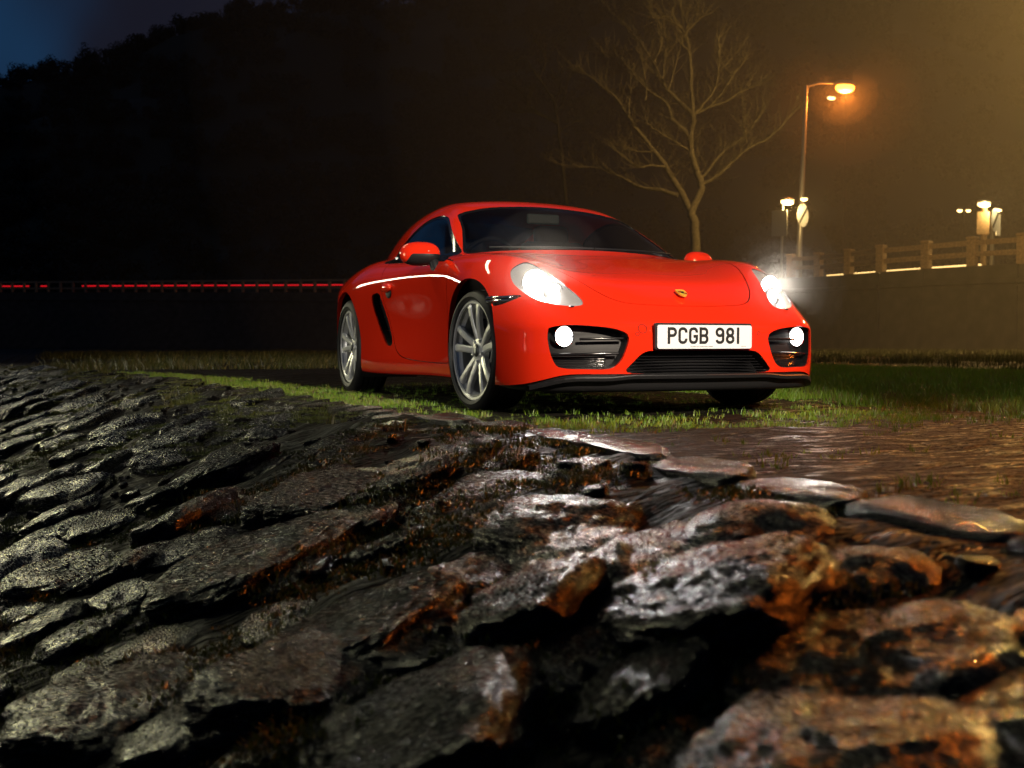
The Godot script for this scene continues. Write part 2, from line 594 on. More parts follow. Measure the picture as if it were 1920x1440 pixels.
func car_tables() -> void:
	c_plan = Curve1.new([0.0, 0.2, 0.35, 0.5, 0.6, 0.68, 0.74, 0.8, 0.84, 0.87, 0.9, 0.95], [0.85, 0.845, 0.832, 0.802, 0.772, 0.738, 0.695, 0.625, 0.55, 0.46, 0.32, 0.0], 0.04, 1, true)
	c_rec = Curve1.new([0.05, 0.12, 0.17, 0.22, 0.3, 0.4, 0.445, 0.5, 0.56, 0.65, 0.8, 1.0], [0.10, 0.035, 0.012, 0.002, -0.004, 0.0, 0.004, 0.066, 0.14, 0.25, 0.46, 0.8], 0.025, 0)
	var ys := [0.1, 0.2, 0.3, 0.42, 0.55, 0.68, 0.78, 0.88, 0.98]
	c_side = Sheet2.new([-3.5, -3.1, -2.8, -2.5, -2.2, -1.9, -1.6, -1.3, -1.0, -0.7, -0.4, -0.2, 0.0, 0.2, 0.4, 0.6, 0.9], ys, [
		[0.70, 0.74, 0.76, 0.77, 0.77, 0.755, 0.73, 0.68, 0.6], [0.81, 0.845, 0.858, 0.865, 0.865, 0.858, 0.838, 0.79, 0.71], [0.85, 0.88, 0.89, 0.894, 0.897, 0.894, 0.878, 0.838, 0.77],
		[0.862, 0.89, 0.898, 0.903, 0.909, 0.910, 0.899, 0.865, 0.8], [0.86, 0.89, 0.894, 0.899, 0.905, 0.909, 0.902, 0.872, 0.81], [0.84, 0.88, 0.876, 0.872, 0.88, 0.895, 0.893, 0.866, 0.81],
		[0.81, 0.866, 0.856, 0.844, 0.853, 0.88, 0.882, 0.856, 0.8], [0.80, 0.858, 0.844, 0.828, 0.838, 0.87, 0.874, 0.848, 0.79], [0.80, 0.855, 0.840, 0.826, 0.836, 0.866, 0.87, 0.843, 0.78],
		[0.81, 0.855, 0.846, 0.837, 0.845, 0.868, 0.868, 0.838, 0.77], [0.835, 0.86, 0.86, 0.86, 0.866, 0.876, 0.87, 0.832, 0.76], [0.85, 0.868, 0.874, 0.880, 0.886, 0.886, 0.872, 0.825, 0.74],
		[0.855, 0.87, 0.879, 0.889, 0.894, 0.892, 0.872, 0.815, 0.72], [0.855, 0.87, 0.876, 0.886, 0.891, 0.886, 0.86, 0.80, 0.70], [0.852, 0.865, 0.87, 0.877, 0.88, 0.87, 0.838, 0.77, 0.67], [0.848, 0.86, 0.865, 0.87, 0.87, 0.855, 0.82, 0.75, 0.65], [0.84, 0.855, 0.86, 0.865, 0.865, 0.85, 0.81, 0.74, 0.64]], 0.06, 1)
	c_top = Sheet2.new([-3.55, -3.35, -3.1, -2.8, -2.5, -2.1, -1.5, -0.9, -0.45, -0.25, 0.0, 0.25, 0.4, 0.5, 0.6, 0.7, 0.8, 0.9], [0.0, 0.25, 0.45, 0.6, 0.7, 0.78, 0.85, 0.92], [
		[0.72, 0.72, 0.715, 0.70, 0.68, 0.65, 0.6, 0.5], [0.80, 0.80, 0.79, 0.775, 0.755, 0.725, 0.68, 0.6], [0.855, 0.85, 0.84, 0.825, 0.805, 0.78, 0.735, 0.66], [0.90, 0.895, 0.885, 0.87, 0.86, 0.84, 0.795, 0.72],
		[0.94, 0.935, 0.925, 0.915, 0.908, 0.89, 0.845, 0.765], [0.955, 0.95, 0.945, 0.938, 0.933, 0.92, 0.878, 0.79], [0.93, 0.92, 0.91, 0.90, 0.89, 0.882, 0.858, 0.79], [0.915, 0.905, 0.895, 0.882, 0.872, 0.862, 0.842, 0.78],
		[0.89, 0.885, 0.875, 0.862, 0.858, 0.854, 0.832, 0.77], [0.85, 0.847, 0.842, 0.842, 0.85, 0.85, 0.822, 0.75], [0.795, 0.792, 0.795, 0.812, 0.832, 0.83, 0.79, 0.70], [0.74, 0.738, 0.747, 0.772, 0.79, 0.78, 0.73, 0.63],
		[0.702, 0.702, 0.709, 0.722, 0.728, 0.712, 0.655, 0.55], [0.672, 0.672, 0.675, 0.681, 0.678, 0.655, 0.59, 0.48], [0.634, 0.634, 0.632, 0.628, 0.615, 0.58, 0.51, 0.4], [0.582, 0.58, 0.572, 0.56, 0.535, 0.49, 0.42, 0.3],
		[0.52, 0.517, 0.503, 0.48, 0.445, 0.39, 0.31, 0.18], [0.45, 0.445, 0.42, 0.385, 0.34, 0.28, 0.19, 0.05]], 0.06, 1, true)
	c_bot = Curve1.new([-3.5, -3.0, -2.2, -1.9, -0.35, 0.0, 0.3, 0.5, 0.9], [0.24, 0.19, 0.16, 0.155, 0.168, 0.155, 0.145, 0.125, 0.12], 0.1, 1)
	c_roof = Curve1.new([-3.4, -3.2, -2.9, -2.6, -2.3, -2.0, -1.75, -1.55, -1.4, -1.25, -1.1, -0.95, -0.7], [0.80, 0.872, 0.972, 1.082, 1.182, 1.25, 1.28, 1.289, 1.285, 1.268, 1.236, 1.19, 1.08], 0.08, 1)
	c_drop = Curve1.new([0.0, 0.2, 0.4, 0.5, 0.6, 0.8], [0.0, 0.005, 0.021, 0.038, 0.066, 0.17], 0.08, 0, true)
	c_glass = Curve1.new([0.7, 0.8, 0.83, 0.9, 1.0, 1.1, 1.16, 1.22, 1.3], [0.835, 0.79, 0.776, 0.743, 0.69, 0.637, 0.603, 0.562, 0.49], 0.04, 1)
	c_taper = Curve1.new([-3.4, -3.1, -2.8, -2.5, -2.2, -1.9, -1.5, -1.2, -0.7, -0.3], [0.36, 0.28, 0.2, 0.125, 0.065, 0.025, 0.0, 0.0, 0.0, 0.015], 0.1, 1)
	c_rear = Curve1.new([0.0, 0.4, 0.6, 0.75, 0.85, 0.95], [-3.46, -3.43, -3.36, -3.2, -2.98, -2.6], 0.08, 1, true)

func screen_x(y: float, z: float) -> float:
	var u := z / 0.68
	return -0.37 - (y - 0.88) * 2.14 - (0.20 - (y - 0.88) * 0.45) * u * u

func car_f(p: Vector3) -> float:
	var z := absf(p.z)
	var a := (p.x - (c_plan.at(z) - c_rec.at(p.y))) * 0.8
	var b := z - c_side.at(p.x, p.y)
	var c := (p.y - c_top.at(p.x, z)) * 0.9
	var d := c_bot.at(p.x) - p.y
	var e := (c_rear.at(z) + maxf(p.y - 0.6, 0.0) * 0.25) - p.x
	var body := smax(smax(a, b, 0.07), e, 0.1)
	body = smax(body, c, 0.075)
	body = smax(body, d, 0.03)
	var r := p.y - (c_roof.at(p.x) - c_drop.at(z))
	var s := (z - (c_glass.at(p.y) - c_taper.at(p.x))) * 0.9
	var w := (p.x - screen_x(p.y, z)) * 0.42
	var cab := smax(smax(smax(r, s, 0.09), w, 0.045), 0.74 - p.y, 0.03)
	return smin(body, cab, 0.028)

func grad(fn: Callable, p: Vector3, e: float) -> Vector3:
	var ex := Vector3(e, 0, 0)
	var ey := Vector3(0, e, 0)
	var ez := Vector3(0, 0, e)
	return Vector3(fn.call(p + ex) - fn.call(p - ex), fn.call(p + ey) - fn.call(p - ey), fn.call(p + ez) - fn.call(p - ez)) / (2.0 * e)

# meshes where fn = 0: one vertex in each cell the surface crosses, pulled onto the surface
func nets(fn: Callable, lo: Vector3, hi: Vector3, cell: float, near := 3.2) -> Soup:
	var nx := int((hi.x - lo.x) / cell / 4.0 + 1.0) * 4 + 1
	var ny := int((hi.y - lo.y) / cell / 4.0 + 1.0) * 4 + 1
	var nz := int((hi.z - lo.z) / cell / 4.0 + 1.0) * 4 + 1
	var f := PackedFloat32Array()
	f.resize(nx * ny * nz)
	f.fill(1.0)
	var active := []
	for bi in range(0, nx - 1, 4):
		for bj in range(0, ny - 1, 4):
			for bk in range(0, nz - 1, 4):
				var q: float = fn.call(lo + Vector3(bi + 2, bj + 2, bk + 2) * cell)
				if absf(q) > cell * 4.0 * near * 0.87:
					continue
				active.append(Vector3i(bi, bj, bk))
	var done := PackedByteArray()
	done.resize(nx * ny * nz)
	for b in active:
		for i in range(b.x, b.x + 5):
			for j in range(b.y, b.y + 5):
				for k in range(b.z, b.z + 5):
					var at: int = (i * ny + j) * nz + k
					if not done[at]:
						done[at] = 1
						f[at] = fn.call(lo + Vector3(i, j, k) * cell)
	var s := Soup.new()
	var ids := {}
	var corner := [0, 1, nz, nz + 1, ny * nz, ny * nz + 1, ny * nz + nz, ny * nz + nz + 1]
	var off := [Vector3(0, 0, 0), Vector3(0, 0, 1), Vector3(0, 1, 0), Vector3(0, 1, 1), Vector3(1, 0, 0), Vector3(1, 0, 1), Vector3(1, 1, 0), Vector3(1, 1, 1)]
	var pairs := [[0, 1], [2, 3], [4, 5], [6, 7], [0, 2], [1, 3], [4, 6], [5, 7], [0, 4], [1, 5], [2, 6], [3, 7]]
	for b in active:
		for i in range(b.x, b.x + 4):
			for j in range(b.y, b.y + 4):
				for k in range(b.z, b.z + 4):
					var at: int = (i * ny + j) * nz + k
					var neg := 0
					for c in 8:
						if f[at + corner[c]] < 0.0:
							neg += 1
					if neg == 0 or neg == 8:
						continue
					var sum := Vector3.ZERO
					var cnt := 0
					for e in pairs:
						var fa: float = f[at + corner[e[0]]]
						var fb: float = f[at + corner[e[1]]]
						if (fa < 0.0) != (fb < 0.0):
							var oa: Vector3 = off[e[0]]
							var ob: Vector3 = off[e[1]]
							sum += oa.lerp(ob, fa / (fa - fb))
							cnt += 1
					var p := lo + (Vector3(i, j, k) + sum / cnt) * cell
					var g := Vector3.UP
					for it in 2:
						g = grad(fn, p, 0.003)
						var g2 := g.length_squared()
						var step: Vector3 = g * (float(fn.call(p)) / maxf(g2, 0.05))
						if step.length() > cell:
							step = step.normalized() * cell
						p -= step
					g = grad(fn, p, 0.003)
					ids[at] = s.vert(p, g.normalized())
	for at in ids:
		var k: int = at % nz
		var j: int = (at / nz) % ny
		var i: int = at / (nz * ny)
		for ax in 3:
			var da: int = [ny * nz, nz, 1][ax]
			var du: int = [nz, 1, ny * nz][ax]
			var dv: int = [1, ny * nz, nz][ax]
			if (f[at] < 0.0) != (f[at + da] < 0.0):
				if ids.has(at - du) and ids.has(at - dv) and ids.has(at - du - dv):
					s.quad(ids[at], ids[at - du], ids[at - du - dv], ids[at - dv])
	return s

func both(s: Soup) -> Soup:
	var o := Soup.new()
	o.add(s)
	o.add(s.mirrored())
	return o

# the same soup pushed in along its normals
func shrunk(s: Soup, by: float) -> Soup:
	var o := Soup.new()
	for i in s.v.size():
		o.vert(s.v[i] - s.n[i] * by, s.n[i])
	o.t = s.t.duplicate()
	return o

func ball(r: Vector3, seg := 16, at := Transform3D()) -> Soup:
	var s := Soup.new()
	for i in seg / 2 + 1:
		var a := PI * i / (seg / 2)
		for j in seg + 1:
			var b := TAU * j / seg
			var d := Vector3(sin(a) * cos(b), cos(a), sin(a) * sin(b))
			s.vert(d * r, (d / r).normalized())
	for i in seg / 2:
		for j in seg:
			var k := i * (seg + 1) + j
			s.quad(k, k + 1, k + seg + 2, k + seg + 1)
	var o := Soup.new()
	o.add(s, at)
	return o

# a flat stroke of even width along 2D points, as one outline each
func stroke(pts: PackedVector2Array, width: float, thick: float) -> Soup:
	var s := Soup.new()
	var k := pts.size()
	var l := PackedVector2Array()
	var r := PackedVector2Array()
	for i in k:
		var d0 := (pts[i] - pts[maxi(i - 1, 0)]).normalized() if i > 0 else (pts[1] - pts[0]).normalized()
		var d1 := (pts[mini(i + 1, k - 1)] - pts[i]).normalized() if i < k - 1 else d0
		var m := (d0 + d1).normalized()
		var nn := Vector2(-m.y, m.x) * (width * 0.5 / maxf(m.dot(d0), 0.5))
		l.append(pts[i] + nn)
		r.append(pts[i] - nn)
	for i in k - 1:
		var a := l[i]; var b := l[i + 1]; var c := r[i + 1]; var d := r[i]
		var zt := thick * 0.5
		s.flat_quad(Vector3(a.x, a.y, zt), Vector3(b.x, b.y, zt), Vector3(c.x, c.y, zt), Vector3(d.x, d.y, zt), Vector3(0, 0, 1))
		s.flat_quad(Vector3(a.x, a.y, zt), Vector3(b.x, b.y, zt), Vector3(b.x, b.y, -zt), Vector3(a.x, a.y, -zt), Vector3(-(b - a).y, (b - a).x, 0))
		s.flat_quad(Vector3(d.x, d.y, zt), Vector3(c.x, c.y, zt), Vector3(c.x, c.y, -zt), Vector3(d.x, d.y, -zt), Vector3((b - a).y, -(b - a).x, 0))
	return s

func arc_pts(c: Vector2, r: Vector2, a0: float, a1: float, k := 6) -> PackedVector2Array:
	var o := PackedVector2Array()
	for i in k + 1:
		var a := deg_to_rad(lerpf(a0, a1, float(i) / k))
		o.append(c + Vector2(cos(a) * r.x, sin(a) * r.y))
	return o

# plate characters, 50 x 79 mm, 14 mm strokes
func glyph(ch: String) -> Array:
	var w := 0.018
	var t := 0.0325
	var q := 0.015
	match ch:
		"P":
			var a := PackedVector2Array([Vector2(-w, 0.0)])
			a.append_array(arc_pts(Vector2(w - q, q), Vector2(q, q), -90, 0))
			a.append_array(arc_pts(Vector2(w - q, t - q), Vector2(q, q), 0, 90))
			a.append(Vector2(-w, t))
			return [PackedVector2Array([Vector2(-w, -0.0395), Vector2(-w, 0.0395)]), a]
		"B":
			var a := PackedVector2Array([Vector2(-w - 0.006, -t)])
			a.append_array(arc_pts(Vector2(w - q, -t + q), Vector2(q, q), -90, 0))
			a.append_array(arc_pts(Vector2(w - q, 0.0 - q), Vector2(q, q), 0, 90))
			a.append(Vector2(-w, 0.0))
			var b := PackedVector2Array([Vector2(-w, 0.0)])
			b.append_array(arc_pts(Vector2(w - q - 0.001, q), Vector2(q, q), -90, 0))
			b.append_array(arc_pts(Vector2(w - q - 0.001, t - q), Vector2(q, q), 0, 90))
			b.append(Vector2(-w - 0.006, t))
			return [PackedVector2Array([Vector2(-w, -0.0395), Vector2(-w, 0.0395)]), a, b]
		"C", "G":
			var a := PackedVector2Array([Vector2(w, 0.014)])
			a.append_array(arc_pts(Vector2(w - q, t - q), Vector2(q, q), 0, 90))
			a.append_array(arc_pts(Vector2(-w + q, t - q), Vector2(q, q), 90, 180))
			a.append_array(arc_pts(Vector2(-w + q, -t + q), Vector2(q, q), 180, 270))
			a.append_array(arc_pts(Vector2(w - q, -t + q), Vector2(q, q), 270, 360))
			if ch == "C":
				a.append(Vector2(w, -0.014))
				return [a]
			a.append(Vector2(w, 0.004))
			return [a, PackedVector2Array([Vector2(w, -0.003), Vector2(0.0, -0.003)])]
		"9":
			var a := PackedVector2Array()
			a.append_array(arc_pts(Vector2(0.0, 0.016), Vector2(w, 0.0165), 0, 360, 20))
			var b := PackedVector2Array([Vector2(w, 0.018)])
			b.append_array(arc_pts(Vector2(w - q, -t + q), Vector2(q, q), 0, -90))
			b.append_array(arc_pts(Vector2(-w + q, -t + q), Vector2(q, q), -90, -170))
			return [a, b]
		"8":
			return [arc_pts(Vector2(0.0, 0.0165), Vector2(w - 0.002, 0.016), 0, 360, 20), arc_pts(Vector2(0.0, -0.0165), Vector2(w, 0.016), 0, 360, 20)]
	return [PackedVector2Array([Vector2(0, -0.0395), Vector2(0, 0.0395)])]

func face_forward(at: Vector3) -> Transform3D:
	# slab space (x right, y up, z out) to a face that looks along +x; seen from the front, slab x runs towards -z
	return Transform3D(Basis(Vector3(0, 0, -1), Vector3(0, 1, 0), Vector3(1, 0, 0)), at)

func round_rect(w: float, h: float, r: float) -> PackedVector2Array:
	var o := PackedVector2Array()
	o.append_array(arc_pts(Vector2(w / 2 - r, h / 2 - r), Vector2(r, r), 0, 90, 4))
	o.append_array(arc_pts(Vector2(-w / 2 + r, h / 2 - r), Vector2(r, r), 90, 180, 4))
	o.append_array(arc_pts(Vector2(-w / 2 + r, -h / 2 + r), Vector2(r, r), 180, 270, 4))
	o.append_array(arc_pts(Vector2(w / 2 - r, -h / 2 + r), Vector2(r, r), 270, 360, 4))
	return o

func make_wheel(parent: Node3D, at: Vector3, tyre_r: float, width: float, turn: float, spin: float) -> void:
	# built about the z axis, outer face towards +z
	var wheel := Node3D.new()
	wheel.name = "wheel"
	parent.add_child(wheel, true)
	wheel.transform = Transform3D(Basis(Vector3.UP, turn), at)
	var hw := width * 0.5
	var rim := 0.2475
	var pr := PackedVector2Array([Vector2(rim - 0.012, -hw * 0.8)])
	pr.append(Vector2(rim + 0.012, -hw * 0.86))
	for q in [[0.05, 0.97], [0.4, 1.03], [0.72, 0.98], [0.92, 0.87], [1.0, 0.74]]:
		pr.append(Vector2(lerpf(rim + 0.012, tyre_r, q[0]), -hw * q[1]))
	for k in 4:   # four grooves round the tread
		var c := lerpf(-0.5, 0.5, k / 3.0) * hw
		for g in [[-0.006, 0.0], [-0.0045, -0.007], [0.0045, -0.007], [0.006, 0.0]]:
			pr.append(Vector2(tyre_r + 0.002 + g[1], c + g[0]))
	for q in [[1.0, 0.74], [0.92, 0.87], [0.72, 0.98], [0.40, 1.03], [0.36, 1.045], [0.33, 1.03], [0.05, 0.97]]:
		pr.append(Vector2(lerpf(rim + 0.012, tyre_r, q[0]), hw * q[1]))
	pr.append(Vector2(rim + 0.012, hw * 0.86))
	pr.append(Vector2(rim - 0.012, hw * 0.8))
	put("tyre", lathe(pr, 72, 0.9).mesh(), M.rubber, wheel)
	var face := hw * 0.86
	var rimn := Node3D.new()
	rimn.name = "rim"
	wheel.add_child(rimn, true)
	rimn.rotation.z = spin
	put("barrel", lathe(PackedVector2Array([Vector2(rim - 0.018, -hw * 0.8), Vector2(rim - 0.03, -hw * 0.4), Vector2(rim - 0.028, face - 0.035), Vector2(rim - 0.014, face - 0.02), Vector2(rim - 0.008, face - 0.004), Vector2(rim - 0.003, face + 0.003), Vector2(rim + 0.006, face + 0.004), Vector2(rim + 0.013, face - 0.001), Vector2(rim + 0.014, face - 0.012)]), 64, 0.7).mesh(), M.alloy, rimn)
	var sp := Soup.new()
	for side in [-1.0, 1.0]:
		# one arm of a twin spoke: from the hub outwards and splayed, a bevelled bar dished towards the hub
		var rows := []
		var stations := [[0.045, 0.014, 0.019, -0.030, 0.030], [0.085, 0.021, 0.019, -0.021, 0.03], [0.13, 0.030, 0.0185, -0.012, 0.028], [0.18, 0.041, 0.019, -0.005, 0.026], [0.222, 0.051, 0.022, -0.003, 0.026], [0.238, 0.056, 0.026, -0.003, 0.026]]
		for st in stations:
			var c := Vector3(side * st[1], st[0], face + st[3])
			var wv: float = st[2]
			var dp: float = st[4]
			var ring := []
			for o in [Vector3(-wv * 0.55, 0, 0.0), Vector3(wv * 0.55, 0, 0.0), Vector3(wv, 0, -0.006), Vector3(wv * 0.9, 0, -dp), Vector3(-wv * 0.9, 0, -dp), Vector3(-wv, 0, -0.006)]:
				ring.append(c + o)
			rows.append(ring)
		for i in rows.size() - 1:
			for j in 6:
				var j2 := (j + 1) % 6
				var mid: Vector3 = (rows[i][0] + rows[i][3]) * 0.5
				sp.flat_quad(rows[i][j], rows[i][j2], rows[i + 1][j2], rows[i + 1][j], (rows[i][j] + rows[i][j2]) * 0.5 - mid)
	var spoke := sp.mesh()
	for k in 5:
		put("spoke", spoke, M.alloy, rimn, Transform3D(Basis(Vector3.BACK, TAU * k / 5.0), Vector3.ZERO))
	put("hub", lathe(PackedVector2Array([Vector2(0.072, face - 0.06), Vector2(0.07, face - 0.036), Vector2(0.058, face - 0.026), Vector2(0.036, face - 0.024), Vector2(0.034, face - 0.018)]), 40, 0.5).mesh(), M.alloy, rimn)
	var cap := put("hub_cap", lathe(PackedVector2Array([Vector2(0.033, face - 0.03), Vector2(0.033, face - 0.016), Vector2(0.028, face - 0.013), Vector2(0.0, face - 0.011)]), 32, 0.5).mesh(), M.dark_metal, rimn)
	cap.set_meta("label", "dark round hub cap with a small crest")
	put("crest", slab(outline([Vector2(-0.012, 0.013), Vector2(0, 0.015), Vector2(0.012, 0.013), Vector2(0.012, -0.002), Vector2(0, -0.017), Vector2(-0.012, -0.002)], 4), 0.003).mesh(), M.alloy, cap, Transform3D(Basis(), Vector3(0, 0, face - 0.011)))
	var bolt := lathe(PackedVector2Array([Vector2(0.0095, face - 0.04), Vector2(0.0095, face - 0.018), Vector2(0.007, face - 0.016), Vector2(0.0, face - 0.018)]), 6, 0.3).mesh()
	for k in 5:
		var a := TAU * (k + 0.5) / 5.0
		put("bolt", bolt, M.alloy, rimn, Transform3D(Basis(), Vector3(sin(a) * 0.056, cos(a) * 0.056, 0)))
	put("brake_disc", lathe(PackedVector2Array([Vector2(0.07, face - 0.1), Vector2(0.16, face - 0.1), Vector2(0.163, face - 0.09), Vector2(0.16, face - 0.082), Vector2(0.075, face - 0.082), Vector2(0.07, face - 0.07)]), 48, 0.3).mesh(), M.disc, wheel)
	var cal := lathe(PackedVector2Array([Vector2(0.105, face - 0.07), Vector2(0.115, face - 0.055), Vector2(0.165, face - 0.055), Vector2(0.175, face - 0.07), Vector2(0.175, face - 0.12)]), 10, 0.3, 1.9, 2.9)
	put("caliper", cal.mesh(), M.caliper, wheel)
	put("wheel_back", lathe(PackedVector2Array([Vector2(rim - 0.03, -hw * 0.5), Vector2(0.0, -hw * 0.5)]), 24).mesh(), M.black, wheel)

func make_car() -> Node3D:
	car_tables()
	var t0 := Time.get_ticks_msec()
	var car := thing("sports_car", "glossy red two door sports coupe with blazing headlights parked beside the stone bank", "car")
	var shell := nets(car_f, Vector3(-3.6, 0.06, -0.06), Vector3(0.95, 1.36, 1.0), 0.021)
	shell = split(shell, func(p): return p.z)[1]
	print("shell ", shell.t.size() / 3, " ", Time.get_ticks_msec() - t0)
	# wheel openings
	var lips := []
	for w in [[0.01, 0.33, 0.364], [-2.475, 0.335, 0.388]]:
		var r := split(shell, func(p): return (Vector2(p.x - w[0], (p.y - w[1])).length() - w[2]) if p.z > 0.5 else 1.0)
		shell = r[1]
		lips.append(flange(r[2], 0.03, Vector3(0, 0, -1)))
	for sg in [1.0, -1.0]:
		for w in [[0.01, 0.33, 0.366], [-2.475, 0.335, 0.39]]:
			var ln := Soup.new()
			var a := lathe(PackedVector2Array([Vector2(w[2], 0.0), Vector2(w[2] + 0.015, -0.06), Vector2(w[2] + 0.015, -0.38), Vector2(0.1, -0.38)]), 40, 0.4, -0.55, PI + 0.55)
			ln.add(a, Transform3D(Basis(Vector3.UP, 0.0), Vector3(w[0], w[1], 0.858)))
			var lnn := put("wheel_arch", (ln if sg > 0 else ln.mirrored()).mesh(), M.black, car)
			var lp: Soup = lips[0 if w[0] > -1.0 else 1]
			put("lip", (lp if sg > 0 else lp.mirrored()).mesh(), M.paint, lnn)
	# front openings
	var intake := outline([Vector2(0.722, 0.438), Vector2(0.65, 0.447), Vector2(0.572, 0.444), Vector2(0.47, 0.433), Vector2(0.405, 0.414), Vector2(0.385, 0.386), Vector2(0.40, 0.33), Vector2(0.428, 0.275), Vector2(0.475, 0.244), Vector2(0.58, 0.242), Vector2(0.69, 0.248), Vector2(0.722, 0.285), Vector2(0.738, 0.36), Vector2(0.738, 0.42)], 5)
	var res := split(shell, func(p): return poly_sd(intake, Vector2(p.z, p.y)) if p.x > 0.4 else 1.0)
	shell = res[1]
	var fl := flange(res[2], 0.016, Vector3(-0.9, 0.0, 0.0))
	var fl2 := flange(res[2], 0.085, Vector3(-0.9, 0.0, 0.0)).moved(Vector3(-0.0142, 0, 0))
	var back: Soup = res[0]
	for sg in [1.0, -1.0]:
		var b := back.moved(Vector3(-0.075, 0, 0))
		var node := put("side_intake_panel", (b if sg > 0 else b.mirrored()).mesh(), M.black_plastic, car)
		node.name = "air_intake"
		put("rim", (fl if sg > 0 else fl.mirrored()).mesh(), M.paint, node)
		put("duct", (fl2 if sg > 0 else fl2.mirrored()).mesh(), M.black_plastic, node)
		# slats follow the bumper's curve
		for yy in [0.385, 0.315]:
			var pts := PackedVector3Array()
			var rr := PackedFloat32Array()
			for k in 13:
				var zz := lerpf(0.40 + (0.02 if yy < 0.35 else 0.0), 0.725 if yy < 0.35 else 0.60, k / 12.0)
				pts.append(Vector3(c_plan.at(zz) - 0.03, yy - (zz - 0.4) * 0.02, zz * sg))
				rr.append(0.007)
			put("slat", tube(pts, rr, 6).mesh(), M.black_gloss, node)
		for k in 9:
			var yy := 0.255 + k * 0.007
			var pts := PackedVector3Array()
			var rr := PackedFloat32Array()
			for j in 9:
				var zz := lerpf(0.47, 0.70, j / 8.0)
				pts.append(Vector3(c_plan.at(zz) - 0.058, yy, zz * sg))
				rr.append(0.0022)
			put("fin", tube(pts, rr, 4).mesh(), M.black_gloss, node)
		# fog lamp
		var fogl := Node3D.new()
		fogl.name = "fog_lamp"
		car.add_child(fogl, true)
		fogl.transform = Transform3D(Basis(Vector3(0, 0, -1), Vector3(0, 1, 0), Vector3(1, 0, 0)), Vector3(0.69, 0.394, 0.655 * sg))
		put("lamp_ring", lathe(PackedVector2Array([Vector2(0.052, -0.06), Vector2(0.052, 0.0), Vector2(0.047, 0.006), Vector2(0.041, 0.0), Vector2(0.03, -0.02)]), 32, 0.5).mesh(), M.chrome, fogl)
		put("lamp_glass", lathe(PackedVector2Array([Vector2(0.041, -0.002), Vector2(0.03, 0.007), Vector2(0.0, 0.011)]), 32, 1.0).mesh(), M.lamp_fog, fogl)
		put("side_light_bar", box_soup(Vector3(0.05, 0.05, 0.02), 0.009, Transform3D(Basis(), Vector3(0.07 * sg, 0.002, -0.008))).mesh(), M.chrome, fogl)
		var l := SpotLight3D.new()
		l.name = "fog_beam"
		l.light_color = Color(1.0, 0.97, 0.92)
		l.light_energy = 0.12
		l.light_size = 0.03
		l.spot_angle = 62.0
		l.spot_angle_attenuation = 0.7
		l.shadow_enabled = true
		fogl.add_child(l)
		l.rotation_degrees = Vector3(-4, 180, 0)
		l.position = Vector3(0, 0, 0.03)
	# centre grille
	var grille := outline([Vector2(0.0, 0.328), Vector2(0.25, 0.328), Vector2(0.315, 0.318), Vector2(0.36, 0.28), Vector2(0.405, 0.232), Vector2(0.39, 0.222), Vector2(0.2, 0.218), Vector2(0.0, 0.218), Vector2(-0.2, 0.218), Vector2(-0.39, 0.222), Vector2(-0.405, 0.232), Vector2(-0.36, 0.28), Vector2(-0.315, 0.318), Vector2(-0.25, 0.328)], 5)
	res = split(shell, func(p): return poly_sd(grille, Vector2(p.z, p.y)) if p.x > 0.4 else 1.0)
	shell = res[1]
	put("grille_rim", both(flange(res[2], 0.09, Vector3(-1, 0.0, 0))).mesh(), M.black_plastic, car)
	back = both(res[0]).moved(Vector3(-0.09, 0, 0))
	var gnode := put("grille", back.mesh(), M.black_plastic, car)
	for k in 7:
		var yy := 0.232 + k * 0.0135
		var zw := lerpf(0.39, 0.30, k / 6.0)
		put("slat", box_soup(Vector3(0.012, 0.0055, zw * 2.0), 0.002, Transform3D(Basis(), Vector3(0.795, yy, 0))).mesh(), M.black_gloss, gnode)
	# lower edge of the bumper and the splitter
	var low := Curve1.new([0.0, 0.5, 0.66, 0.7, 0.74, 0.78, 0.82, 0.86, 0.95], [0.219, 0.219, 0.217, 0.21, 0.197, 0.182, 0.168, 0.158, 0.152], 0.03, 0, true)
	res = split(shell, func(p): return p.y - low.at(p.z) if p.x > 0.30 else 1.0)
	shell = res[1]
	put("front_valance", both(shrunk(res[0], 0.012)).mesh(), M.black_plastic, car)
	var spl := Soup.new()
	var prev := []
	for k in 41:
		var zz := lerpf(-0.80, 0.80, k / 40.0)
		var az := absf(zz)
		var yy := low.at(az) - 0.001 - 0.010 * smoothstep(0.36, 0.5, az)
		var px := c_plan.at(az)
		var hgt := 0.022
		var reach := 0.022 * (1.0 - smoothstep(0.66, 0.8, az)) + 0.002
		var ring := [Vector3(px - 0.03, yy, zz), Vector3(px + reach * 0.9, yy - 0.003, zz), Vector3(px + reach, yy - 0.008, zz), Vector3(px + reach * 0.8, yy - hgt, zz), Vector3(px - 0.06, yy - hgt - 0.012, zz)]
		if k > 0:
			for j in 4:
				spl.flat_quad(prev[j], prev[j + 1], ring[j + 1], ring[j], Vector3(0.4, 1.0 if j < 2 else 0.2, 0) if j < 3 else Vector3(0, -1, 0))
		prev = ring
	put("splitter", spl.mesh(), M.black_plastic, car)
	put("underbody", box_soup(Vector3(3.9, 0.03, 1.35), 0.01, Transform3D(Basis(), Vector3(-1.25, 0.175, 0))).mesh(), M.black, car)
	put("chin_panel", box_soup(Vector3(0.45, 0.05, 1.2), 0.02, Transform3D(Basis(Vector3.BACK, 0.06), Vector3(0.52, 0.148, 0))).mesh(), M.black, car)
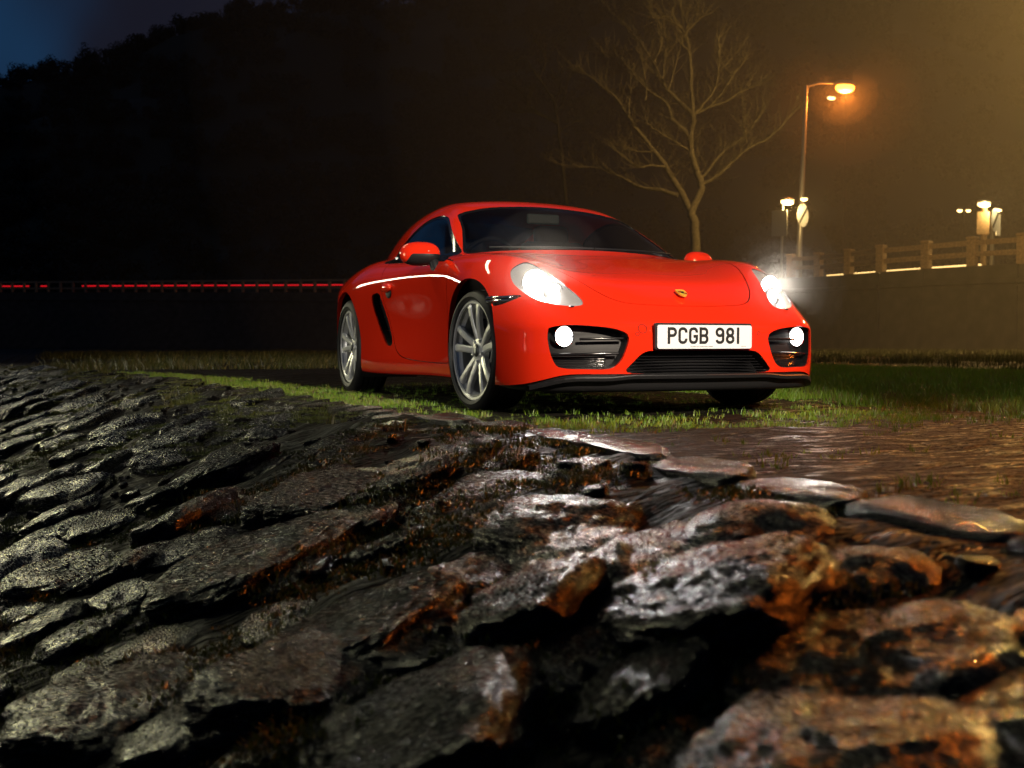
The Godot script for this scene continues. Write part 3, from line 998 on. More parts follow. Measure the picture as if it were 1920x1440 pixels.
	# headlights
	var hl := outline([Vector2(0.705, 0.758), Vector2(0.655, 0.762), Vector2(0.612, 0.71), Vector2(0.572, 0.642), Vector2(0.538, 0.575), Vector2(0.545, 0.545), Vector2(0.60, 0.537), Vector2(0.69, 0.551), Vector2(0.748, 0.585), Vector2(0.782, 0.65), Vector2(0.765, 0.72)], 6)
	res = split(shell, func(p): return poly_sd(hl, Vector2(p.z, p.y)) if p.x > 0.02 else 1.0)
	shell = res[1]
	var hrim := flange(res[2], 0.02)
	var lens: Soup = shrunk(res[0], 0.003)
	for sg in [1.0, -1.0]:
		var hn := Node3D.new()
		hn.name = "headlight"
		car.add_child(hn, true)
		put("rim", (hrim if sg > 0 else hrim.mirrored()).mesh(), M.black_gloss, hn)
		put("lens", (lens if sg > 0 else lens.mirrored()).mesh(), M.lens, hn)
		var inner := split(res[0], func(p): return poly_sd(hl, Vector2(p.z, p.y)) + 0.006)
		var hous := Soup.new()
		for i in res[0].v.size():
			hous.vert(res[0].v[i] - res[0].n[i] * (0.055 * clampf(-poly_sd(hl, Vector2(res[0].v[i].z, res[0].v[i].y)) / 0.03, 0.12, 1.0)), res[0].n[i])
		hous.t = res[0].t.duplicate()
		put("housing", (hous if sg > 0 else hous.mirrored()).mesh(), M.lamp_housing, hn)
		var lt := Transform3D(Basis(Vector3(0, 0, -1), Vector3(0, 1, 0), Vector3(1, 0, 0)).rotated(Vector3.UP, -0.12 * sg), Vector3(0.418, 0.655, 0.682 * sg))
		put("reflector", lathe(PackedVector2Array([Vector2(0.064, 0.004), Vector2(0.066, -0.002), Vector2(0.062, -0.006), Vector2(0.05, -0.03), Vector2(0.0, -0.045)]), 32, 1.2).mesh(), M.chrome, hn, lt)
		put("lamp", ball(Vector3(0.06, 0.06, 0.024), 20).mesh(), M.lamp_main, hn, lt)
		var lt2 := Transform3D(lt.basis, Vector3(0.515, 0.603, 0.628 * sg))
		put("reflector", lathe(PackedVector2Array([Vector2(0.052, 0.004), Vector2(0.054, -0.002), Vector2(0.04, -0.03), Vector2(0.0, -0.04)]), 28, 1.2).mesh(), M.chrome, hn, lt2)
		put("lamp", ball(Vector3(0.03, 0.03, 0.014), 14).mesh(), M.lamp_side, hn, lt2)
		var om := OmniLight3D.new()
		om.name = "lamp_glow"
		om.light_color = Color(1.0, 0.98, 0.95)
		om.light_energy = 1.15
		om.light_size = 0.02
		om.shadow_enabled = true
		hn.add_child(om)
		om.position = lt.origin + Vector3(0.012, 0, 0)
		var l := SpotLight3D.new()
		l.name = "headlight_beam"
		l.light_color = Color(1.0, 0.98, 0.95)
		l.light_energy = 0.2
		l.light_size = 0.04
		l.spot_angle = 40.0
		l.spot_angle_attenuation = 0.8
		l.shadow_enabled = true
		hn.add_child(l)
		l.position = Vector3(0.56, 0.665, 0.685 * sg)
		l.rotation_degrees = Vector3(-5, -90, 0)
		# washer jet below the lens
		put("washer_jet", box_soup(Vector3(0.02, 0.01, 0.022), 0.004, Transform3D(Basis(), Vector3(0.668, 0.533, 0.605 * sg))).mesh(), M.chrome, hn)
	# windscreen
	var ws := outline([Vector2(0.0, 1.222), Vector2(0.3, 1.204), Vector2(0.47, 1.172), Vector2(0.553, 1.146), Vector2(0.578, 1.118), Vector2(0.604, 1.05), Vector2(0.65, 0.96), Vector2(0.692, 0.878), Vector2(0.68, 0.866), Vector2(0.5, 0.881), Vector2(0.25, 0.891), Vector2(0.0, 0.894), Vector2(-0.25, 0.891), Vector2(-0.5, 0.881), Vector2(-0.68, 0.868), Vector2(-0.65, 0.96), Vector2(-0.582, 1.118), Vector2(-0.47, 1.172), Vector2(-0.3, 1.204)], 5)
	res = split(shell, func(p): return poly_sd(ws, Vector2(p.z, p.y)) if p.x > screen_x(p.y, p.z) - 0.07 and p.y > 0.84 and p.x < -0.2 else 1.0)
	shell = res[1]
	put("windscreen_frame", both(flange(res[2], 0.012)).mesh(), M.black_gloss, car)
	var r2 := split(res[0], func(p): return poly_sd(ws, Vector2(p.z, p.y)) + 0.012)
	put("windscreen_seal", both(shrunk(r2[1], 0.004)).mesh(), M.black_gloss, car)
	put("windscreen", both(shrunk(r2[0], 0.005)).mesh(), M.glass, car)
	# side windows
	var sw := outline([Vector2(-0.485, 0.82), Vector2(-0.605, 0.89), Vector2(-0.815, 1.0), Vector2(-0.98, 1.085), Vector2(-1.09, 1.13), Vector2(-1.25, 1.155), Vector2(-1.45, 1.145), Vector2(-1.66, 1.098), Vector2(-1.80, 1.03), Vector2(-1.87, 0.96), Vector2(-1.86, 0.905), Vector2(-1.77, 0.884), Vector2(-1.55, 0.871), Vector2(-1.0, 0.846), Vector2(-0.65, 0.826)], 5)
	res = split(shell, func(p): return poly_sd(sw, Vector2(p.x, p.y)) if p.z > 0.4 and p.y > 0.78 else 1.0)
	shell = res[1]
	var wfr := flange(res[2], 0.014)
	for sg in [1.0, -1.0]:
		r2 = split(res[0], func(p): return poly_sd(sw, Vector2(p.x, p.y)) + 0.016)
		var a := shrunk(r2[1], 0.005)
		var b := shrunk(r2[0], 0.007)
		var wn := put("side_window", (b if sg > 0 else b.mirrored()).mesh(), M.glass, car)
		put("frame", (wfr if sg > 0 else wfr.mirrored()).mesh(), M.black_gloss, wn)
		put("seal", (a if sg > 0 else a.mirrored()).mesh(), M.black_gloss, wn)
	# rear window, out of the photograph's sight
	res = split(shell, func(p): return maxf(maxf(absf(p.z) - 0.46, p.x + 2.15), maxf(-2.95 - p.x, 0.9 - p.y)))
	shell = res[1]
	put("rear_window", both(res[0]).mesh(), M.glass, car)
	# bonnet
	var bn := outline([Vector2(-0.5, 0.0), Vector2(-0.5, 0.72), Vector2(-0.3, 0.715), Vector2(-0.06, 0.672), Vector2(0.22, 0.6), Vector2(0.47, 0.5), Vector2(0.61, 0.425), Vector2(0.685, 0.33), Vector2(0.712, 0.15), Vector2(0.716, 0.0), Vector2(0.712, -0.15), Vector2(0.685, -0.33), Vector2(0.47, -0.5), Vector2(0.22, -0.6), Vector2(-0.06, -0.672), Vector2(-0.5, -0.72)], 5)
	var bonnet_sd := func(p): return poly_sd(bn, Vector2(p.x, p.z)) if p.y > 0.5 and p.x > -0.62 else 1.0
	res = split(shell, func(p): return bonnet_sd.call(p) + 0.0025)
	put("bonnet", both(res[0]).mesh(), M.paint, car)
	put("bonnet_edge", both(flange(res[2], 0.02)).mesh(), M.paint, car)
	r2 = split(res[1], func(p): return bonnet_sd.call(p) - 0.0025)
	shell = r2[1]
	put("bonnet_gap", both(shrunk(r2[0], 0.015)).mesh(), M.black, car)
	# doors
	var dr := outline([Vector2(-0.345, 0.79), Vector2(-0.335, 0.6), Vector2(-0.335, 0.4), Vector2(-0.34, 0.275), Vector2(-0.385, 0.252), Vector2(-0.8, 0.252), Vector2(-1.15, 0.264), Vector2(-1.33, 0.29), Vector2(-1.44, 0.355), Vector2(-1.535, 0.5), Vector2(-1.60, 0.66), Vector2(-1.62, 0.78), Vector2(-1.66, 0.862), Vector2(-1.6, 0.884), Vector2(-1.0, 0.856), Vector2(-0.5, 0.828), Vector2(-0.40, 0.815)], 5)
	var door_sd := func(p): return poly_sd(dr, Vector2(p.x, p.y)) if p.z > 0.6 else 1.0
	res = split(shell, func(p): return door_sd.call(p) + 0.0025)
	var door: Soup = res[0]
	var dedge := flange(res[2], 0.02)
	r2 = split(res[1], func(p): return door_sd.call(p) - 0.0025)
	shell = r2[1]
	var dgap := shrunk(r2[0], 0.015)
	for sg in [1.0, -1.0]:
		var dn := put("door", (door if sg > 0 else door.mirrored()).mesh(), M.paint, car)
		put("gap", (dgap if sg > 0 else dgap.mirrored()).mesh(), M.black, dn)
		put("door_edge", (dedge if sg > 0 else dedge.mirrored()).mesh(), M.paint, dn)
		var hz := c_side.at(-1.51, 0.70)
		var hb := Soup.new()
		hb.add(ball(Vector3(0.1, 0.03, 0.026), 20, Transform3D(Basis(), Vector3(-1.49, 0.71, hz + 0.008))))
		put("handle", (hb if sg > 0 else hb.mirrored()).mesh(), M.paint, dn)
		var cup := ball(Vector3(0.06, 0.036, 0.009), 18, Transform3D(Basis(), Vector3(-1.475, 0.68, hz - 0.004)))
		put("handle_recess", (cup if sg > 0 else cup.mirrored()).mesh(), M.black, dn)
	# side air scoops behind the doors
	var sc := outline([Vector2(-1.815, 0.665), Vector2(-1.745, 0.685), Vector2(-1.66, 0.676), Vector2(-1.615, 0.6), Vector2(-1.553, 0.48), Vector2(-1.495, 0.385), Vector2(-1.495, 0.346), Vector2(-1.57, 0.345), Vector2(-1.63, 0.372), Vector2(-1.72, 0.455), Vector2(-1.80, 0.58)], 6)
	res = split(shell, func(p): return poly_sd(sc, Vector2(p.x, p.y)) if p.z > 0.6 else 1.0)
	shell = res[1]
	var srim := flange(res[2], 0.012, Vector3(-0.25, 0, -0.95))
	var sduct := flange(res[2], 0.07, Vector3(-0.25, 0, -0.95)).moved(Vector3(-0.0028, 0, -0.0113))
	for sg in [1.0, -1.0]:
		var b: Soup = res[0].moved(Vector3(-0.015, 0, -0.058))
		var sn := put("air_scoop", (b if sg > 0 else b.mirrored()).mesh(), M.black_plastic, car)
		put("rim", (srim if sg > 0 else srim.mirrored()).mesh(), M.paint, sn)
		put("duct", (sduct if sg > 0 else sduct.mirrored()).mesh(), M.black, sn)
		for k in 3:
			var yy := 0.44 + k * 0.085
			put("vane", box_soup(Vector3(0.13, 0.006, 0.03), 0.002, Transform3D(Basis(), Vector3(lerpf(-1.61, -1.72, k / 2.0), yy, (c_side.at(-1.65, yy) - 0.035) * sg))).mesh(), M.black_gloss, sn)
	# side marker lamps at the front arches
	var mk := outline([Vector2(0.235, 0.592), Vector2(0.35, 0.593), Vector2(0.475, 0.592), Vector2(0.44, 0.568), Vector2(0.37, 0.548), Vector2(0.27, 0.546)], 5)
	res = split(shell, func(p): return poly_sd(mk, Vector2(p.x, p.y)) if p.z > 0.6 else 1.0)
	shell = res[1]
	for sg in [1.0, -1.0]:
		var a: Soup = shrunk(res[0], 0.012)
		var nd := put("side_marker", (a if sg > 0 else a.mirrored()).mesh(), M.black_gloss, car)
		for k in 2:
			var pts := PackedVector3Array()
			var rr := PackedFloat32Array()
			for j in 7:
				var xx := lerpf(0.245, 0.455 - k * 0.04, j / 6.0)
				var yy := 0.586 - k * 0.017
				var zs := minf(c_side.at(xx, yy), 0.9) - 0.006
				for it in 6:
					zs -= car_f(Vector3(xx, yy, zs)) * 0.9
				pts.append(Vector3(xx, yy, (zs - 0.004) * sg))
				rr.append(0.0055)
			put("reflector_bar", tube(pts, rr, 6).mesh(), M.chrome, nd)
	put("body_shell", both(shell).mesh(), M.paint, car)
	print("cuts ", Time.get_ticks_msec() - t0)
	# number plate
	var px := c_plan.at(0.0) + 0.006
	var plate := put("number_plate", slab(round_rect(0.52, 0.111, 0.011), 0.006).mesh(), M.plate, car, face_forward(Vector3(px + 0.012, 0.392, 0)))
	put("plate_holder", slab(round_rect(0.534, 0.124, 0.01), 0.014).mesh(), M.black_plastic, plate, Transform3D(Basis(), Vector3(-0.003, 0.003, -0.011)))
	var cx := -0.181
	for ch in "PCGB 981":
		if ch == " ":
			cx += 0.031
			continue
		var g := Soup.new()
		var lift := 0.0
		for st in glyph(ch):
			var one := stroke(st, 0.0135, 0.0012)
			g.add(one, Transform3D(Basis(), Vector3(0, 0, lift)))
			lift += 0.0002
		if ch == "1":
			cx -= 0.013
		put("letter", g.mesh(), M.ink, plate, Transform3D(Basis(Vector3(1, 0, 0), Vector3(0, 1, 0), Vector3(0, 0, 1)), Vector3(cx, 0.006, 0.0036)))
		cx += 0.0575
	var tm := TextMesh.new()
	var sf := SystemFont.new()
	sf.font_names = PackedStringArray(["Droid Sans"])
	tm.font = sf
	tm.text = "Porsche Cars Great Britain Limited"
	tm.font_size = 16
	tm.pixel_size = 0.0005
	tm.depth = 0.0006
	put("dealer_line", tm, M.ink, plate, Transform3D(Basis(), Vector3(-0.02, -0.0455, 0.0034)))
	var tm2: TextMesh = tm.duplicate()
	tm2.text = "BS AU 145d"
	tm2.pixel_size = 0.0003
	put("maker_line", tm2, M.ink, plate, Transform3D(Basis(), Vector3(0.215, -0.0455, 0.0034)))
	# bumper covers: tow eye lid and parking sensors, thin rings
	for c in [[0.318, 0.43, 0.021], [0.345, 0.405, 0.009], [-0.325, 0.41, 0.009]]:
		var ring := PackedVector3Array()
		var rr := PackedFloat32Array()
		for k in 25:
			var a := TAU * k / 24.0
			var zz: float = c[0] + cos(a) * c[2]
			var yy: float = c[1] + sin(a) * c[2]
			ring.append(Vector3(c_plan.at(absf(zz)) - c_rec.at(yy), yy, zz))
			rr.append(0.0011)
		put("sensor_ring" if c[2] < 0.02 else "tow_eye_lid", tube(ring, rr, 4, false).mesh(), M.black, car)
	# bonnet badge
	var by := c_top.at(0.655, 0.0)
	var bt := Transform3D(Basis(Vector3(0, 0, -1), Vector3(-0.88, 0.47, 0).normalized(), Vector3(0.47, 0.88, 0).normalized()), Vector3(0.655, by + 0.002, 0))
	var badge := put("badge", slab(outline([Vector2(-0.024, 0.03), Vector2(-0.012, 0.033), Vector2(0, 0.0345), Vector2(0.012, 0.033), Vector2(0.024, 0.03), Vector2(0.025, 0.0), Vector2(0.018, -0.02), Vector2(0, -0.034), Vector2(-0.018, -0.02), Vector2(-0.025, 0.0)], 3), 0.008).mesh(), M.brass, car, bt)
	badge.set_meta("label", "small gold crest badge with dark stripes")
	for q in [[-0.011, 0.007, 0.016, 0.018], [0.011, -0.012, 0.016, 0.018]]:
		for k in 3:
			put("stripe", box_soup(Vector3(0.0032, q[3], 0.002), 0.0, Transform3D(Basis(), Vector3(q[0] + (k - 1) * 0.0058, q[1], 0.0042))).mesh(), M.ink if k != 1 else M.paint, badge)
	put("shield", slab(outline([Vector2(-0.008, 0.009), Vector2(0.008, 0.009), Vector2(0.008, -0.004), Vector2(0, -0.011), Vector2(-0.008, -0.004)], 3), 0.003).mesh(), M.ink, badge, Transform3D(Basis(), Vector3(0, 0, 0.0045)))
	# door mirrors
	for sg in [1.0, -1.0]:
		var mir := Node3D.new()
		mir.name = "door_mirror"
		car.add_child(mir, true)
		var capfn := func(p):
			var q: Vector3 = (p - Vector3(-0.685, 0.866, 0.915)).rotated(Vector3.UP, 0.38)
			var fr := Vector3(q.x / 0.075, q.y / (0.07 if q.y > 0 else 0.066), q.z / 0.115)
			var el := (pow(absf(fr.x), 2.4) + pow(absf(fr.y), 2.3) + pow(absf(fr.z), 2.6)) - 1.0
			el = el * 0.04
			return smax(el, -0.025 - q.x, 0.015)
		var sh := nets(capfn, Vector3(-0.82, 0.79, 0.76), Vector3(-0.56, 0.97, 1.05), 0.012, 6.0)
		var two := split(sh, func(p): return p.y - 0.864 + smoothstep(0.975, 1.015, p.z) * 0.06)
		put("cap", (two[1] if sg > 0 else two[1].mirrored()).mesh(), M.paint, mir)
		put("lower_shell", (two[0] if sg > 0 else two[0].mirrored()).mesh(), M.black_plastic, mir)
		var foot := Soup.new()
		var fp := PackedVector3Array([Vector3(-0.67, 0.838, 0.90), Vector3(-0.65, 0.836, 0.862), Vector3(-0.63, 0.818, 0.85), Vector3(-0.61, 0.79, 0.848), Vector3(-0.6, 0.76, 0.84)])
		foot.add(tube(fp, PackedFloat32Array([0.03, 0.03, 0.028, 0.03, 0.012]), 10))
		put("foot", (foot if sg > 0 else foot.mirrored()).mesh(), M.black_plastic, mir)
		var gl := ball(Vector3(0.004, 0.055, 0.1), 18, Transform3D(Basis(Vector3.UP, -0.38), Vector3(-0.711, 0.866, 0.905)))
		put("mirror_glass", (gl if sg > 0 else gl.mirrored()).mesh(), M.chrome, mir)
	# wheels
	for sg in [1.0, -1.0]:
		for w in [[0.015, 0.324, 0.7655, 0.308, 0.215, 0.03], [-2.475, 0.334, 0.772, 0.332, 0.232, 0.2]]:
			make_wheel(car, Vector3(w[0], w[1], w[2] * sg), w[3], w[4], (0.0 if sg > 0 else PI) + (0.06 if w[0] > -1.0 else 0.0), w[5])
	# cabin: dashboard, seats, steering wheel, inner mirror, wipers, permit disc
	put("dashboard", ball(Vector3(0.32, 0.09, 0.66), 20, Transform3D(Basis(), Vector3(-0.80, 0.82, 0))).mesh(), M.trim, car)
	put("cabin_floor", box_soup(Vector3(1.5, 0.04, 1.3), 0.01, Transform3D(Basis(), Vector3(-1.3, 0.32, 0))).mesh(), M.trim, car)
	put("rear_bulkhead", box_soup(Vector3(0.06, 0.7, 1.25), 0.02, Transform3D(Basis(Vector3.BACK, 0.35), Vector3(-1.95, 0.66, 0))).mesh(), M.trim, car)
	for zz in [0.37, -0.37]:
		var seat := Node3D.new()
		seat.name = "seat"
		car.add_child(seat, true)
		put("cushion", box_soup(Vector3(0.5, 0.16, 0.48), 0.06, Transform3D(Basis(), Vector3(-1.28, 0.46, zz))).mesh(), M.trim, seat)
		put("backrest", box_soup(Vector3(0.14, 0.62, 0.48), 0.06, Transform3D(Basis(Vector3.BACK, 0.28), Vector3(-1.62, 0.76, zz))).mesh(), M.trim, seat)
		put("headrest", box_soup(Vector3(0.1, 0.17, 0.26), 0.045, Transform3D(Basis(Vector3.BACK, 0.2), Vector3(-1.71, 1.09, zz))).mesh(), M.trim, seat)
	var wheel_pts := PackedVector3Array()
	var wr := PackedFloat32Array()
	for k in 33:
		var a := TAU * k / 32.0
		wheel_pts.append(Vector3(-1.02 + sin(a) * 0.08, 0.83 + sin(a) * 0.165, 0.37 + cos(a) * 0.18))
		wr.append(0.014)
	put("steering_wheel", tube(wheel_pts, wr, 8, false).mesh(), M.trim, car)
	put("interior_mirror", box_soup(Vector3(0.03, 0.065, 0.22), 0.014, Transform3D(Basis(), Vector3(-1.02, 1.135, 0))).mesh(), M.mirror_back, car)
	for zz in [0.28, -0.33]:
		var pts := PackedVector3Array()
		var rr := PackedFloat32Array()
		for k in 9:
			var z2: float = zz - 0.33 + k * 0.075
			pts.append(Vector3(screen_x(0.905, z2) + 0.012, 0.907, z2))
			rr.append(0.006)
		put("wiper", tube(pts, rr, 5).mesh(), M.black_plastic, car)
	put("permit_disc", lathe(PackedVector2Array([Vector2(0.037, 0.0), Vector2(0.0, 0.001)]), 24).mesh(), M.plate, car, Transform3D(Basis(Vector3(-0.25, 0, -0.97), Vector3(-0.85, 0.45, 0.2), Vector3(0.42, 0.89, -0.15)).orthonormalized(), Vector3(screen_x(0.905, 0.56) - 0.02, 0.905, -0.56)))
	print("car done ", Time.get_ticks_msec() - t0)
	return car

# ---------------------------------------------------------------- ground, stone bank, grass
var c_crest: Curve1
var n_ground := FastNoiseLite.new()
var n_grass := FastNoiseLite.new()

func ground_tables() -> void:
	c_crest = Curve1.new([-200.0, -40.0, -20.0, -12.0, -9.0, -6.0, -2.5, -0.7, 1.0, 1.6, 2.4, 3.3, 4.0, 6.0, 20.0], [90.0, 14.0, 6.5, 3.6, 2.7, 1.98, 1.62, 1.45, 1.29, 1.27, 1.29, 1.35, 1.37, 1.45, 2.2], 0.25, 1)
	n_ground.seed = 7
	n_ground.frequency = 1.0
	n_ground.fractal_octaves = 3
	n_grass.seed = 9
	n_grass.frequency = 1.0
	n_grass.fractal_octaves = 3

func ground_y(x: float, z: float) -> float:
	var s := z - c_crest.at(x)
	var near := 1.0 - smoothstep(6.0, 30.0, absf(x) + absf(z))
	var y := 0.016
	# soft ruts and hollows of the wet track in front of the car
	var track := smoothstep(0.7, 1.6, x) * near
	y += near * n_ground.get_noise_2d(x * 0.9, z * 0.9) * (0.012 + 0.006 * track)
	y += track * 0.005 * n_ground.get_noise_2d(x * 3.1 + 20.0, z * 2.3)
	if s > 0.0:
		y -= 0.42 * (s * s / (s + 0.25)) * (1.0 - 0.5 * smoothstep(4.0, 12.0, s))
		y += 0.05 * n_ground.get_noise_2d(x * 1.7, z * 1.7)
	else:
		y -= 0.25 * smoothstep(20.0, 60.0, -x)
	return maxf(y, -2.2)

func make_ground() -> void:
	ground_tables()
	var xs := PackedFloat32Array()
	var zs := PackedFloat32Array()
	var x := 7.0
	while x > -420.0:
		xs.append(x)
		x -= 0.045 if x > 0.6 else 0.08 if x > -8.0 else 0.08 + (-8.0 - x) * 0.06
	xs.reverse()
	x = 7.0
	while x < 160.0:
		x += 0.5 + (x - 7.0) * 0.3
		xs.append(x)
	var z := 4.0
	while z > -320.0:
		zs.append(z)
		z -= 0.045 if z > -2.4 else 0.06 + (-2.4 - z) * 0.06
	zs.reverse()
	z = 4.0
	while z < 260.0:
		z += 0.15 + (z - 4.0) * 0.15
		zs.append(z)
	var s := Soup.new()
	for a in xs:
		for b in zs:
			s.vert(Vector3(a, ground_y(a, b), b), Vector3.ZERO)
	var w := zs.size()
	for i in xs.size():
		for j in w:
			var k := i * w + j
			var dx := s.v[mini(i + 1, xs.size() - 1) * w + j] - s.v[maxi(i - 1, 0) * w + j]
			var dz := s.v[i * w + mini(j + 1, w - 1)] - s.v[i * w + maxi(j - 1, 0)]
			s.n[k] = dz.cross(dx).normalized()
	for i in xs.size() - 1:
		for j in w - 1:
			var k := i * w + j
			s.quad(k, k + 1, k + w + 1, k + w)
	print("ground tris ", s.t.size() / 3)
	var g := put("ground", s.mesh(), M.mud)
	tag(g, "dark wet muddy ground of the ledge and the bank below it", "", "", "structure")
	# water standing in the hollows of the track
	var pm := Soup.new()
	var edge := PackedVector2Array()
	for k in 40:
		var a := TAU * k / 40.0
		edge.append(Vector2(2.3 + cos(a) * 1.45, -0.6 + sin(a) * 1.75))
	var ids := Geometry2D.triangulate_polygon(edge)
	for e in edge:
		pm.vert(Vector3(e.x, 0.005, e.y), Vector3.UP)
	for i in range(0, ids.size(), 3):
		pm.tri(ids[i], ids[i + 1], ids[i + 2])
	var pd := put("puddle_water", pm.mesh(), M.puddle)
	tag(pd, "shallow rainwater standing in the hollows of the muddy track", "", "", "structure")

# one stone: a boxy lump with bedding layers, about 2 x 1 x 1.4 before it is scaled
func rock(seed_: int, boxy: float, layers: float, rough: float, nu := 34, nv := 20) -> ArrayMesh:
	var nz := FastNoiseLite.new()
	nz.seed = seed_
	nz.frequency = 1.0
	nz.fractal_octaves = 4
	var r := RandomNumberGenerator.new()
	r.seed = seed_
	var bed := Vector3(r.randf_range(-0.45, 0.45), 1.0, r.randf_range(-0.35, 0.35)).normalized()
	var corners := []
	for k in 5:   # broken faces: planes that cut the lump
		var a := TAU * (k + r.randf_range(-0.3, 0.3)) / 5.0
		corners.append([Vector3(cos(a), r.randf_range(-0.15, 0.35), sin(a)).normalized(), r.randf_range(0.72, 0.98)])
	corners.append([Vector3(r.randf_range(-0.3, 0.3), 1.0, r.randf_range(-0.3, 0.3)).normalized(), r.randf_range(0.6, 0.85)])
	var s := Soup.new()
	for i in nv + 1:
		var la := PI * i / nv
		for j in nu:
			var lo := TAU * j / nu
			var d := Vector3(sin(la) * cos(lo), cos(la), sin(la) * sin(lo))
			var q := Vector3(signf(d.x) * pow(absf(d.x), boxy), signf(d.y) * pow(absf(d.y), boxy), signf(d.z) * pow(absf(d.z), boxy))
			for c in corners:
				var over: float = q.dot(c[0]) - c[1]
				if over > 0.0:
					q -= c[0] * over * 0.6
			q += d * rough * 0.16 * nz.get_noise_3dv(q * 0.9)
			q += d * rough * 0.07 * nz.get_noise_3dv(q * 3.0 + Vector3(9, 0, 0))
			var h := q.dot(bed) * layers + 0.9 * nz.get_noise_3dv(q * 1.4)
			var fr := h - floorf(h)
			q += (d - bed * d.dot(bed)) * 0.05 * (smoothstep(0.0, 0.25, fr) - fr)
			q += d * rough * 0.03 * nz.get_noise_3dv(Vector3(q.x * 3.0, q.y * 9.0, q.z * 3.0))
			s.vert(Vector3(q.x, q.y * 0.5, q.z * 0.7), Vector3.ZERO)
	for i in nv:
		for j in nu:
			var a := i * nu + j
			var b := i * nu + (j + 1) % nu
			for tr in [[a, b, b + nu], [a, b + nu, a + nu]]:
				var g: Vector3 = (s.v[tr[1]] - s.v[tr[0]]).cross(s.v[tr[2]] - s.v[tr[0]])
				if g.length_squared() < 1e-16:
					continue
				if g.dot(s.v[tr[0]] + s.v[tr[1]] + s.v[tr[2]]) < 0.0:
					g = -g
				for k in tr:
					s.n[k] += g
	for k in s.n.size():
		s.n[k] = s.n[k].normalized()
	for i in nv:
		for j in nu:
			var a := i * nu + j
			var b := i * nu + (j + 1) % nu
			s.quad(a, b, b + nu, a + nu)
	return s.mesh()

